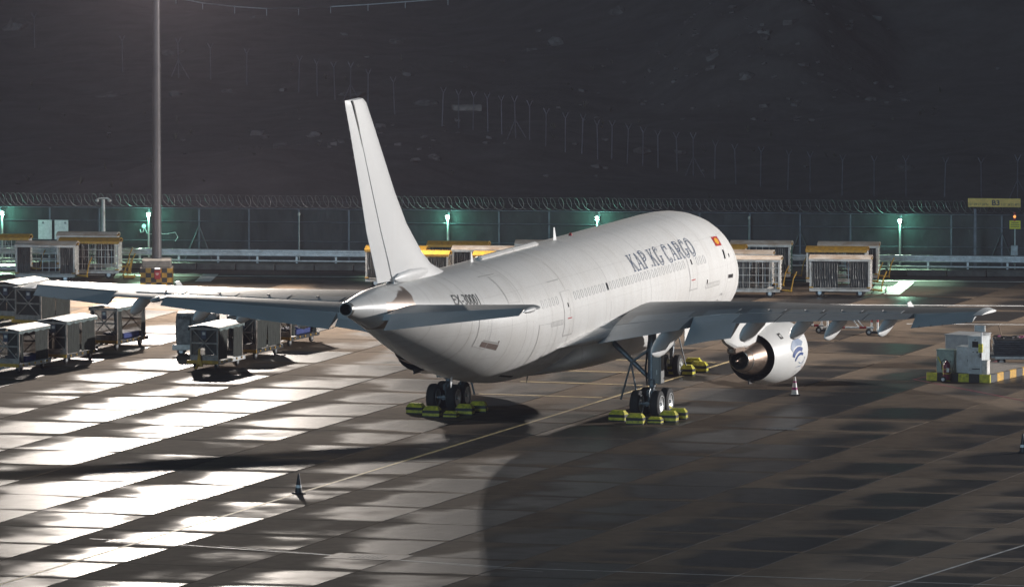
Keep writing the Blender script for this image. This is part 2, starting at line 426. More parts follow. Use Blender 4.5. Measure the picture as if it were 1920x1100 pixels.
# rocks, rubble and dumped pipes
def rock_mesh(seed, sx, sy, sz):
    bm = bmesh.new(); bmesh.ops.create_icosphere(bm, subdivisions=2, radius=1)
    for v in bm.verts:
        n = noise.noise(v.co*1.3+Vector((seed*7.1,0,0)))*.45+noise.noise(v.co*3+Vector((0,seed*3.3,0)))*.18
        v.co = v.co*(1+n); v.co.x *= sx; v.co.y *= sy; v.co.z = max(-.35, v.co.z)*sz
    me = bpy.data.meshes.new('rock'); bm.to_mesh(me); bm.free(); me.materials.append(MATS['rock_mat']); return me
rk = [(1045,84,.62,.5,'pale angular rock alone on the upper slope left of the rubble mound'),
      (1160,24,.55,.4,'pale rock near the top edge above the angular rock'),
      (800,196,.75,.35,'flat grey rock beside the dumped pale pipe'),
      (1697,318,.5,.35,'grey rock at the foot of the right hand posts'),
      (660,178,.7,.25,'low pale slab of rubble left of the tail fin top'),
      (330,100,.9,.3,'pale broken slab just right of the tall light mast'),
      (35,55,1.0,.75,'large pale boulder at the far upper left'),
      (210,180,.9,.25,'flat pale rock left of the tall light mast'),
      (590,255,.45,.28,'small pale rock left of the tail fin'),
      (815,298,.4,.25,'small pale rock right of the tail fin'),
      (1400,145,.5,.4,'grey rock on the crest of the rubble mound'),
      (330,178,.4,.3,'small pale block right of the mast')]
for i, (px, py, r, h, lab) in enumerate(rk):
    p = TP(px, py); o = bpy.data.objects.new('rock', rock_mesh(i, r, r*1.2, h)); COL.objects.link(o); o.location = p; tag(o, lab, 'rock', 'rocks on the waste ground')
p = TP(875, 207); o = MB().lathe([(-.85,.16),(-.85,.24),(.85,.24),(.85,.16)], (0,0,.10), n=18).build('dumped_pipe', 'concrete_block', smooth=40); o.location = p; o.rotation_euler = (0,0,.25)
tag(o, 'short pale pipe section lying on the dark waste ground', 'pipe')
rb = MB()
for k in range(230):
    if k < 120: x = random.gauss(13, 4.2); y = random.gauss(200, 9)
    elif k < 175: x = random.gauss(-10, 5); y = random.gauss(146, 9)
    else: x = random.uniform(-28, 30); y = random.uniform(85, 260)
    z = TZ(x, y); s = random.uniform(.05,.2) if random.random() < .85 else random.uniform(.2,.4)
    M = Matrix.Translation((x,y,z+s*.2)) @ Matrix.Rotation(random.uniform(0,6),4,'Z') @ Matrix.Rotation(random.uniform(-.4,.4),4,'X')
    vs = [(sx*s*random.uniform(.6,1.2), sy*s*random.uniform(.6,1.2), sz*s*random.uniform(.25,.6)) for sz in (-1,1) for sx, sy in ((-1,-1),(1,-1),(1,1),(-1,1))]
    rb.add(vs, [(0,3,2,1),(4,5,6,7),(0,1,5,4),(1,2,6,5),(2,3,7,6),(3,0,4,7)], 0, M)
tag(rb.build('rubble', 'rock_mat'), 'loose stones and rubble strewn over the waste ground', 'rubble', kind='stuff')

# Y-topped fence posts standing on the waste ground
mat('post_grey', (.13,.13,.15), .5, .4, var=.2, scale=3)
def ypost(h, brace):
    m = MB().tube([(0,0,-.3),(0,0,h*.86)], .035, 6)
    m.tube([(0,0,h*.85),(-.16,0,h)], .025, 5); m.tube([(0,0,h*.85),(.16,0,h)], .025, 5)
    if brace: m.tube([(0,0,h*.45),(.65,0,-.1)], .028, 5); m.tube([(0,0,h*.45),(-.5,.1,-.1)], .028, 5)
    return m
ysrc = {False: ypost(2.2, False).build('fence_post', 'post_grey', smooth=40), True: ypost(2.4, True).build('fence_post', 'post_grey', smooth=40)}
posts = [(967,260,1),(993,262,0),(1023,277,0),(1060,285,0),(1091,288,0),(1121,298,0),(1147,300,0),(1176,306,0),(1205,312,0),(1234,318,0),(1270,322,0),(1300,330,1),(1340,338,0),(1380,345,0),(1426,350,0),(1477,356,0),(1519,360,0),(1579,366,0),(1639,368,0),(1699,368,0),(1771,371,0),(1840,372,0),(1908,374,1),
         (941,252,0),(915,247,0),(887,244,0),(860,240,0),(829,236,0),(740,215,0),(690,200,0),(657,192,1),(628,186,0),(595,180,0),(560,174,0),(463,160,0),(395,150,0),(335,146,1),(230,135,0),(65,90,0)]
ORD = [a+b for a in ('','twenty-','thirty-') for b in ('first','second','third','fourth','fifth','sixth','seventh','eighth','ninth')]
ORD = ORD[:9]+['tenth','eleventh','twelfth','thirteenth','fourteenth','fifteenth','sixteenth','seventeenth','eighteenth','nineteenth','twentieth']+ORD[9:18]+['thirtieth']+ORD[18:]
used = {False: False, True: False}
for i, (px, py, br) in enumerate(posts):
    br = bool(br); s = ysrc[br]
    if not used[br]: o = s; used[br] = True
    else: o = s.copy(); COL.objects.link(o)
    o.location = TP(px, py)+Vector((0,0,0)); o.rotation_euler = (random.uniform(-.03,.03), random.uniform(-.04,.04), random.uniform(-.25,.25))
    order = sorted(range(len(posts)), key=lambda q: posts[q][0]).index(i)
    tag(o, ORD[order]+' Y-topped post from the left on the waste ground, '+('with side struts' if br else 'plain grey'), 'fence post', 'Y-topped posts with struts' if br else 'Y-topped plain posts')
    if False: tag(o, ('braced' if br else 'plain')+' Y-topped grey fence post in the line on the dark waste ground', 'fence post', 'Y-topped posts with struts' if br else 'Y-topped plain posts')
# curved wire fence at the top of the picture
rf = thing('wire_fence', 'low curved wire fence along the top edge of the photograph', 'fence', TP(500, 30))
pts = []
for px, py in ((330,-4),(380,6),(440,13),(500,17),(560,16),(620,13),(690,9),(760,4),(840,-2)): pts.append(TP(px, py+12)+Vector((0,0,.42))-rf.location)
MB().tube(pts, .035, 5).build('top_wire', 'galvanised', rf)
for p in pts: MB().tube([p+Vector((0,0,.05)), p+Vector((0,0,-.75))], .025, 5).build('post', 'galvanised', rf)
# ------------------------------------------------------------------ aircraft
def paint_mat(name, col, seams=True, rough=.32, grime=.35, bronze=False):
    m = bpy.data.materials.new(name); m.use_nodes = True; nt = m.node_tree; L = nt.links.new
    b = nt.nodes['Principled BSDF']; tc = _n(nt, 'ShaderNodeTexCoord')
    def M(op, a, b_=None):
        n = _n(nt, 'ShaderNodeMath', operation=op)
        for i, x in enumerate((a, b_)):
            if x is None: continue
            if isinstance(x, (int, float)): n.inputs[i].default_value = x
            else: L(x, n.inputs[i])
        return n.outputs[0]
    mp = _n(nt, 'ShaderNodeMapping'); mp.inputs['Scale'].default_value = (1.6,.22,.22); L(tc.outputs['Object'], mp.inputs[0])
    nz = _n(nt, 'ShaderNodeTexNoise'); nz.inputs['Scale'].default_value = 1.0; nz.inputs['Detail'].default_value = 6; L(mp.outputs[0], nz.inputs['Vector'])
    n2 = _n(nt, 'ShaderNodeTexNoise'); n2.inputs['Scale'].default_value = .5; n2.inputs['Detail'].default_value = 5; L(tc.outputs['Object'], n2.inputs['Vector'])
    f = M('MULTIPLY', M('ADD', nz.outputs['Fac'], n2.outputs['Fac']), .5)
    rp = _n(nt, 'ShaderNodeValToRGB'); rp.color_ramp.elements[0].position = .33; rp.color_ramp.elements[1].position = .56
    rp.color_ramp.elements[0].color = (col[0]*(1-grime*.9), col[1]*(1-grime), col[2]*(1-grime*1.12), 1); rp.color_ramp.elements[1].color = (*col, 1)
    L(f, rp.inputs[0]); out = rp.outputs[0]
    if seams:
        sp = _n(nt, 'ShaderNodeSeparateXYZ'); L(tc.outputs['Object'], sp.inputs[0])
        def seam(v, period, width, dark, off=0.):
            nonlocal out
            fr = M('FRACT', M('DIVIDE', M('ADD', v, 200.0+off), period))
            ln = M('LESS_THAN', fr, width/period)
            brk = M('GREATER_THAN', n2.outputs['Fac'], .40)
            mx = _n(nt, 'ShaderNodeMix'); mx.data_type = 'RGBA'; mx.blend_type = 'MULTIPLY'
            L(M('MULTIPLY', M('MULTIPLY', ln, brk), dark), mx.inputs['Factor']); L(out, mx.inputs['A']); mx.inputs['B'].default_value = (.30,.27,.25,1); out = mx.outputs['Result']
        seam(sp.outputs[0], 2.66, .05, .30); seam(sp.outputs[0], 6.1, .07, .38, 1.1)
        seam(sp.outputs[2], 1.37, .022, .2, .28)
    if bronze:   # bare metal scuff plates round the stabiliser roots
        sp2 = _n(nt, 'ShaderNodeSeparateXYZ'); L(tc.outputs['Object'], sp2.inputs[0])
        def band(v, a, b_, soft): 
            n = _n(nt, 'ShaderNodeMapRange'); n.interpolation_type = 'SMOOTHSTEP'; n.inputs['From Min'].default_value = b_/2+soft; n.inputs['From Max'].default_value = b_/2
            L(M('ABSOLUTE', M('SUBTRACT', v, a)), n.inputs[0]); return n.outputs[0]
        slope = M('SUBTRACT', sp2.outputs[2], M('MULTIPLY', M('ADD', sp2.outputs[0], 24.0), .10))
        k = M('MULTIPLY', band(M('ADD', sp2.outputs[0], M('MULTIPLY', n2.outputs['Fac'], 1.5)), -23.6, 2.5, .08), band(M('ADD', slope, M('MULTIPLY', n2.outputs['Fac'], .8)), 7.25, 1.25, .05))
        k = M('MULTIPLY', k, M('GREATER_THAN', n2.outputs['Fac'], .34))
        mx = _n(nt, 'ShaderNodeMix'); mx.data_type = 'RGBA'; L(M('MULTIPLY', k, .9), mx.inputs['Factor']); L(out, mx.inputs['A']); mx.inputs['B'].default_value = (.30,.23,.19,1); out = mx.outputs['Result']
        L(M('MULTIPLY', k, .7), b.inputs['Metallic'])
    L(out, b.inputs['Base Color'])
    mr = _n(nt, 'ShaderNodeMapRange'); mr.inputs['To Min'].default_value = rough+.22; mr.inputs['To Max'].default_value = rough-.04
    L(f, mr.inputs[0]); L(mr.outputs[0], b.inputs['Roughness'])
    n5 = _n(nt, 'ShaderNodeTexNoise'); n5.inputs['Scale'].default_value = .9; n5.inputs['Detail'].default_value = 2; L(tc.outputs['Object'], n5.inputs['Vector'])
    bp = _n(nt, 'ShaderNodeBump'); bp.inputs['Strength'].default_value = .10; bp.inputs['Distance'].default_value = .03; L(n5.outputs['Fac'], bp.inputs['Height']); L(bp.outputs[0], b.inputs['Normal'])
    MATS[name] = m
paint_mat('fuselage_paint', (.76,.75,.735), bronze=True, grime=.13)
paint_mat('fin_paint', (.86,.86,.86), seams=False, grime=.07)
paint_mat('wing_paint', (.25,.25,.25), seams=False, grime=.35, rough=.36)
paint_mat('surface_paint', (.36,.38,.395), seams=False, grime=.15, rough=.38)
paint_mat('nacelle_paint', (.76,.76,.75), seams=False, grime=.10)
mat('bare_metal', (.55,.53,.50), .25, .9, var=.2, scale=3, stretch=(.4,3,3))
mat('bronze_metal', (.42,.33,.27), .30, .9, var=.3, scale=2.5, stretch=(.3,2,2), dirt=(.20,.14,.11))
mat('soot', (.02,.018,.017), .6, var=.2, scale=3)
mat('decal_blue', (.085,.12,.20), .45, var=0)
mat('decal_logo', (.03,.07,.24), .4, var=0); mat('decal_logo_pale', (.22,.28,.40), .4, var=0)
mat('decal_black', (.02,.02,.022), .45, var=0)
mat('decal_red', (.42,.02,.02), .45, var=0); mat('decal_gold', (.75,.38,.03), .45, var=0)
mat('decal_line', (.44,.43,.42), .5, var=0); mat('decal_faint', (.56,.55,.54), .5, var=0)
mat('scuff_brown', (.20,.14,.12), .6, var=.2, scale=5)

plane = thing('cargo_airplane', 'large white twin engine cargo airplane parked on the apron facing away', 'airplane', (0,0,0), pi/2-YAW)
ZT = [(0,3.9),(.15,4.35),(.6,4.85),(1.6,5.55),(2.6,6.35),(3.6,6.95),(5,7.4),(7,7.68),(9,7.75),(42,7.75),(46,7.77),(50,7.74),(52.6,7.58),(54.1,7.42)]
ZB = [(0,3.7),(.15,3.25),(.6,2.9),(1.6,2.52),(3,2.27),(5,2.15),(8,2.11),(31,2.11),(34,2.17),(38,2.62),(41,3.24),(44,4.02),(47,4.88),(50,5.78),(52,6.34),(53.3,6.68),(54.1,6.88)]
HW = [(0,.1),(.15,.5),(.6,1.0),(1.6,1.6),(3,2.15),(5,2.58),(7,2.77),(9,2.82),(34,2.82),(38,2.71),(42,2.35),(45,1.92),(48,1.40),(50,1.05),(52,.70),(53.3,.45),(54.1,.30)]
def fsec(X):
    t, b = sm_interp(ZT, X), sm_interp(ZB, X); return (t+b)/2, (t-b)/2, sm_interp(HW, X)
def S(X, deg, off=0.0):                   # point on the fuselage skin; deg from starboard horizontal
    zc, hh, hw = fsec(X); a = R_(deg); c_, s_ = cos(a), sin(a)
    n = Vector((0, c_/hw, s_/hh)).normalized()
    return Vector(A(X, hw*c_+n.y*off, zc+hh*s_+n.z*off))
stations = [0,.06,.15,.35,.6,1,1.6,2.1,2.6,3.1,3.6,4.3,5,6,7,8,9]+[10+i for i in range(25)]+[34+.5*i for i in range(1,40)]+[53.7,54.0,54.1]
NS = 96
fu = MB().rings([[S(X, 360*j/NS) for j in range(NS)] for X in stations], cap0=True, cap1=False)
# tail pipe lip going inward
fu.rings([[S(54.1, 360*j/NS) for j in range(NS)], [Vector(A(54.16, .29*cos(2*pi*j/NS), 7.15+.26*sin(2*pi*j/NS))) for j in range(NS)]], cap0=False, cap1=False)
fus = fu.build('fuselage', 'fuselage_paint', plane, smooth=35)
MB().lathe([(0,.27),(.05,.255),(.5,.24),(.95,.2),(.96,.02)], A(54.17,0,7.15), n=32).build('tail_pipe', 'soot', fus, smooth=40)
ring = MB()
ring.rings([[Vector(A(X, r*cos(2*pi*j/32), 7.15+r*.96*sin(2*pi*j/32))) for j in range(32)] for X, r in ((54.0,.325),(54.22,.305),(54.22,.262),(54.0,.262))], cap0=False, cap1=False)
ring.build('tail_pipe_ring', 'bare_metal', fus, smooth=40)

def ribbon(path, w, m, name, parent, off=.010, closed=True, side=1):
    """thin strip on the fuselage skin along (X,deg) points, w metres wide"""
    mb = MB(); P = list(path)+([path[0]] if closed else [])
    for (x0, d0), (x1, d1) in zip(P, P[1:]):
        n = max(1, int(abs(d1-d0)/3), int(abs(x1-x0)/1.5)); R0 = 2.7
        dx, dd = x1-x0, R_(d1-d0)*R0; l = math.hypot(dx, dd) or 1; px, pd = -dd/l*w/2, math.degrees(dx/l*w/2/R0)
        for k in range(n):
            a, b = k/n, (k+1)/n
            xa, da, xb, db = lerp(x0,x1,a), lerp(d0,d1,a), lerp(x0,x1,b), lerp(d0,d1,b)
            q = [(xa+px,da+pd),(xb+px,db+pd),(xb-px,db-pd),(xa-px,da-pd)]
            mb.add([S(X, (d if side > 0 else 180-d), off) for X, d in q], [(0,1,2,3)])
    return mb.build(name, m, parent)
def patch(x0, x1, d0, d1, m, name, parent, off=.012):
    n = max(1, int((d1-d0)/3)); mb = MB()
    mb.rings([[S(x0, lerp(d0,d1,k/n), off) for k in range(n+1)], [S(x1, lerp(d0,d1,k/n), off) for k in range(n+1)]], cap0=False, cap1=False, closed_ring=False)
    return mb.build(name, m, parent)
# window plugs along the main deck, starboard then port
def plug(m):
    mb = MB(); W, H, t = .15, .20, .032; n = 14
    ro = [(W*math.copysign(abs(cos(2*pi*j/n))**.6, cos(2*pi*j/n)), H*math.copysign(abs(sin(2*pi*j/n))**.6, sin(2*pi*j/n))) for j in range(n)]
    def pt(u, v, o): 
        a = R_(17.5)+v/2.82; r = 2.82+o; return (u, -r*cos(a), 4.93+r*sin(a))
    rings = [[pt(u,v,-.004) for u,v in ro],[pt(u,v,.012) for u,v in ro],[pt(u*(1-t/W),v*(1-t/H),.012) for u,v in ro],[pt(u*(1-t/W),v*(1-t/H),-.004) for u,v in ro]]
    mb.rings(rings, 0, False, False)
    if m == 'dark': mb.add([pt(u*.8,v*.85,.008) for u,v in ro], [tuple(range(n))], 1)
    return mb
psrc = plug('plain').build('window_plug', 'decal_faint', fus); dsrc = plug('dark').build('cabin_window', ['decal_line','glass_dark'], fus)
X = 10.3; firstp = True; firstd = True
while X < 35:
    if not (11.6 < X < 13.1 or 30.4 < X < 32.2):
        dark = abs(X-24.99) < .27
        if dark: dsrc.location = (25.25-X, 0, 0)
        else:
            o = psrc if firstp else inst(psrc, 'window_plug', fus); firstp = False
            o.location = (25.25-X, 0, 0)
    X += .533
def windowdark(X, d, w, h): return patch(X-w/2, X+w/2, d-h/2, d+h/2, 'glass_dark', 'door_window', fus)
windowdark(12.3, 18.2, .16, 5); windowdark(7.0, 17.5, .22, 9); windowdark(31.3, 11, .14, 4); windowdark(6.1, 16, .14, 3.5); windowdark(10.2, -4, .12, 4)
# doors: faint outlines with a sill
def door(x0, x1, d0, d1, name='door', m='decal_faint', w=.035):
    p = patch(x0, x1, d0, d1, 'fuselage_paint', name, fus, off=.005)
    ribbon([(x0,d0),(x0,d1),(x1,d1),(x1,d0)], w, m, 'door_outline', p, off=.012); return p
d1 = door(11.75, 12.9, -7, 24); ribbon([(11.7,-7.5),(12.95,-7.5)], .06, 'decal_line', 'sill', d1, closed=False)
d2 = door(30.6, 31.95, -16, 24); ribbon([(30.6,-16.5),(31.95,-16.5)], .08, 'decal_line', 'sill', d2, closed=False)
door(33.0, 35.6, -48, -2, 'cargo_door'); door(37.6, 39.0, 22, 55, 'door'); door(41.3, 42.6, -32, 6, 'door')
ribbon([(40.2,-22),(41.8,-22)], .09, 'decal_line', 'step_plate', fus, closed=False)
patch(40.1, 41.9, -30, -23.5, 'scuff_brown', 'scuff_plate', fus)
ribbon([(40.2,-23),(40.2,-19)], .12, 'scuff_brown', 'step_plate', fus, closed=False)
patch(35.0, 36.8, -63, -60, 'soot', 'outflow_valve', fus)
for X0, dd, n in ((32.2,-1,8),(8.2,-6,10)):       # warning ladders above the cargo doors
    for k in range(n): ribbon([(X0+k*.24,dd),(X0+k*.24,dd-4)], .035, 'decal_line', 'stencil_bar', fus, closed=False)
    ribbon([(X0,dd-4),(X0+(n-1)*.24,dd-4)], .03, 'decal_line', 'stencil_bar', fus, closed=False)
    ribbon([(X0,dd),(X0+(n-1)*.24,dd)], .03, 'decal_line', 'stencil_bar', fus, closed=False)
for X0, dd in ((12.4,1.5),(31.2,-1)): ribbon([(X0-.3,dd),(X0+.3,dd)], .05, 'decal_red', 'red_stencil', fus, closed=False)
for X0, dd in ((7.3,-20),(7.6,-26)): ribbon([(X0-.25,dd-2),(X0,dd),(X0+.25,dd-1)], .06, 'decal_line', 'probe_mark', fus, closed=False)
patch(5.6, 6.6, -6, -2.4, 'decal_black', 'black_plate', fus)
ribbon([(14.2,41),(17.0,41)], .03, 'decal_faint', 'panel_outline', fus, closed=False)
ribbon([(31.3,36),(32.9,36)], .05, 'decal_line', 'rain_gutter', fus, closed=False); ribbon([(38.0,58),(40.0,58)], .06, 'decal_line', 'rain_gutter', fus, closed=False)
# flag: red field, gold sun
fl = patch(6.85, 7.85, 26.5, 36.5, 'decal_red', 'flag', fus, off=.014)
sun = MB(); sun.add([S(7.35+.30*cos(2*pi*j/16), 31.5+3.4*sin(2*pi*j/16), .019) for j in range(16)], [tuple(range(16))]); sun.build('flag_sun', 'decal_gold', fl)
# lettering: outlined serif capitals
def letters():
    D = {}  # strokes in a 1 x 2 cell: list of (points, kind) kind 2 = outlined stem, 1 = hairline
    st = lambda x, y0=0, y1=2: [([(x,y0),(x,y1)],2), ([(x-.16,y0),(x+.16,y0)],1), ([(x-.16,y1),(x+.16,y1)],1)]
    arc = lambda cx, cy, rx, ry, a0, a1, n=12: [(cx+rx*cos(R_(lerp(a0,a1,k/n))), cy+ry*sin(R_(lerp(a0,a1,k/n)))) for k in range(n+1)]
    D['K'] = st(.2)+[([(.2,.85),(.85,2)],1), ([(.72,2),(1.0,2)],1), ([(.38,1.15),(.9,0)],2), ([(.75,0),(1.05,0)],1)]
    D['A'] = [([(.12,0),(.5,2)],1), ([(.5,2),(.92,0)],2), ([(.25,.68),(.75,.68)],1), ([(-.02,0),(.26,0)],1), ([(.76,0),(1.08,0)],1)]
    D['P'] = st(.2)+[([(.2,2)]+arc(.45,1.5,.42,.5,90,-90)+[(.2,1)],2)]
    D['.'] = [([(.15,0),(.15,.16)],2)]
    D['G'] = [(arc(.52,1,.42,1,42,318,20),2), ([(.84,.3),(.84,.85)],2), ([(.62,.85),(1.02,.85)],1)]
    D['C'] = [(arc(.55,1,.45,1,45,315,20),2), ([(.87,1.45),(.87,1.95)],1)]
    D['R'] = D['P']+[([(.5,1),(.92,0)],2), ([(.8,0),(1.1,0)],1)]
    D['O'] = [(arc(.52,1,.44,1,0,360,28),2)]
    return D
LD = letters()
def lettering(text, Xl, Xr, d0, d1, parent):
    mb = MB(); adv = {'.': .5, ' ': .55}; tot = sum(adv.get(c, 1.22) for c in text)
    cur = 0
    def put(u, v): return S(Xl+(Xr-Xl)*u/tot, lerp(d0, d1, v/2), .013)
    sx = abs(Xr-Xl)/tot; sy = R_(d1-d0)*2.82/2
    def poly(pts, w, off):
        for (x0,y0),(x1,y1) in zip(pts, pts[1:]):
            dx, dy = (x1-x0)*sx, (y1-y0)*sy; l = math.hypot(dx,dy) or 1; nx, ny = -dy/l/sx, dx/l/sy; ex, ey = dx/l*w*.4/sx, dy/l*w*.4/sy
            n = max(1, int(abs(dy)/.2))
            for k in range(n):
                a0, a1 = k/n, (k+1)/n
                pa = (lerp(x0-ex,x1+ex,a0), lerp(y0-ey,y1+ey,a0)); pb = (lerp(x0-ex,x1+ex,a1), lerp(y0-ey,y1+ey,a1))
                q = [(pa[0]+nx*(off+w/2),pa[1]+ny*(off+w/2)),(pb[0]+nx*(off+w/2),pb[1]+ny*(off+w/2)),(pb[0]+nx*(off-w/2),pb[1]+ny*(off-w/2)),(pa[0]+nx*(off-w/2),pa[1]+ny*(off-w/2))]
                mb.add([put(cur+x, y) for x, y in q], [(0,1,2,3)])
    for c in text:
        mb = MB()
        for pts, kind in LD.get(c, []):
            if kind == 2: poly(pts, .044, .06); poly(pts, .044, -.06)
            else: poly(pts, .05, 0)
        if mb.v: mb.build('letter', 'decal_blue', parent)
        cur += adv.get(c, 1.22)
lettering('KAP.KG CARGO', 20.75, 11.0, 24.0, 40.5, fus)
def fus_text(body, Xl, Xr, d0, d1, m, name, bold=0.0):
    vs, fs = text2d(body, bold, 3); o = MB().add([S(lerp(Xl,Xr,u), lerp(d0,d1,v), .014) for u, v in vs], fs).build(name, m, fus); return o
fus_text('EX-30001', 44.7, 42.1, 20, 35, 'decal_black', 'registration', .0)['label'] = 'black registration EX-30001 above the stabilizer'
# spine aerials and dorsal ridge
def blade(X, h, c, Y=0, up=1, z0=None):
    z = (7.70 if up > 0 else 2.16) if z0 is None else z0
    return MB().rings([[A(X-c/2,Y,z),A(X,Y+.035,z),A(X+c/2,Y,z),A(X,Y-.035,z)], [A(X-c*.1+.1,Y,z+up*h),A(X+.1,Y+.012,z+up*h),A(X+c*.22+.1,Y,z+up*h),A(X+.1,Y-.012,z+up*h)]]).build('blade_antenna', 'fin_paint', fus)
blade(24.5, .62, .5); blade(36.6, .5, .42); blade(39.5, .45, .4, 0, -1, 2.9); blade(17, .35, .4, 0, -1); blade(29.5, .4, .3, .3, -1)
MB().box(A(31.6,0,7.80),(8.4,.34,.22),bev=.09).build('dorsal_ridge', 'fuselage_paint', fus)
MB().lathe([(0,.09),(.05,.09),(.13,.05),(.15,.01)], A(22.2,0,7.74), 'Z', 12).build('beacon', 'red_paint', fus, smooth=50)
# wing-body fairing
fr = []
for X, hw, hh, zc in ((13.2,1.2,.6,2.75),(14.2,2.2,.95,2.95),(16,2.95,1.25,3.2),(19,3.08,1.42,3.38),(24,3.10,1.42,3.38),(26,3.06,1.36,3.36),(27.4,2.8,1.15,3.2),(28.8,2.4,.85,2.95),(30.2,1.8,.45,2.6),(31.2,1.0,.15,2.35)):
    fr.append([A(X, hw*math.copysign(abs(cos(t))**.75, cos(t)), zc+hh*math.copysign(abs(sin(t))**.75, sin(t))) for t in (2*pi*j/40 for j in range(40))])
MB().rings(fr).build('belly_fairing', 'fuselage_paint', plane, smooth=45)

fr = []
for X, hw, hh, zc in ((21,2.7,.3,3.9),(23,2.98,.5,3.8),(25,3.10,.62,3.72),(26.5,3.13,.62,3.70),(28,3.07,.54,3.68),(29.4,2.98,.42,3.66),(30.6,2.82,.29,3.63),(31.6,2.62,.16,3.6),(32.3,2.44,.07,3.58),(32.9,2.3,.02,3.58)):
    fr.append([A(X, hw*math.copysign(abs(cos(t))**.8, cos(t)), zc+hh*sin(t)) for t in (2*pi*j/40 for j in range(40))])
MB().rings(fr).build('wing_fillet', 'fuselage_paint', plane, smooth=45)
# --- aerofoil surfaces
def foil(x, t): return 5*t*(.2969*math.sqrt(max(x,0))-.126*x-.3516*x*x+.2843*x**3-.1015*x**4)
def camber(x): return .018*4*x*(1-x)*.8
XS = [0,.004,.012,.03,.06,.1,.16,.24,.33,.43,.53,.62,.70,.78,.86,.93,1.0]
def sec(XL, XT, zL, zT, t, a, b):          # aerofoil piece from chord fraction a to b: closed loop of (X,Z)
    xs = [b*x for x in XS] if a == 0 else [lerp(a, b, k/5) for k in range(6)]; c = XT-XL
    def pt(x, s): return (XL+c*x, lerp(zL,zT,x)+c*(camber(x)+s*foil(x,t)))
    up = [pt(x, 1) for x in xs]; lo = [pt(x, -1) for x in xs]
    if a == 0: lo = lo[1:]
    return up+lo[::-1]
def wing_tab(tab, Y): return [interp([(r[0], r[k]) for r in tab], Y) for k in range(1, 6)]
def piece(tab, Ys, a, b, sgn, m, name, parent, droop=0, smooth=30, shift=(0,0)):
    rs = []
    for Y in Ys:
        XL, XT, zL, zT, t = wing_tab(tab, Y); aa = a(Y) if callable(a) else a; bb = b(Y) if callable(b) else b
        lp = sec(XL, XT, zL, zT, t, aa, bb)
        if droop:
            hx = XL+(XT-XL)*aa; hz = lerp(zL,zT,aa)+(XT-XL)*camber(aa); d = R_(droop); n = []
            for x, z in lp:
                dx, dz = x-hx, z-hz; n.append((hx+dx*cos(d)+dz*sin(d), hz-dx*sin(d)+dz*cos(d)))
            lp = n
        rs.append([A(x+shift[0], sgn*Y, z+shift[1]) for x, z in lp])
    return MB().rings(rs).build(name, m, parent, smooth=smooth)
def span(a, b, n): return [lerp(a, b, k/n) for k in range(n+1)]
WT = [(1.5,16.4,27.4,4.02,3.25,.115),(2.8,17.2,27.5,4.05,3.38,.112),(5,18.5,27.65,4.28,3.82,.11),(7.9,20.25,27.85,4.55,4.36,.105),(9.4,21.15,28.25,4.66,4.56,.103),(14,24.5,30.1,4.97,4.96,.10),(18.7,27.8,31.85,5.35,5.32,.10),(22.0,30.05,33.05,5.66,5.69,.10),(22.42,30.9,33.25,5.72,5.72,.05)]
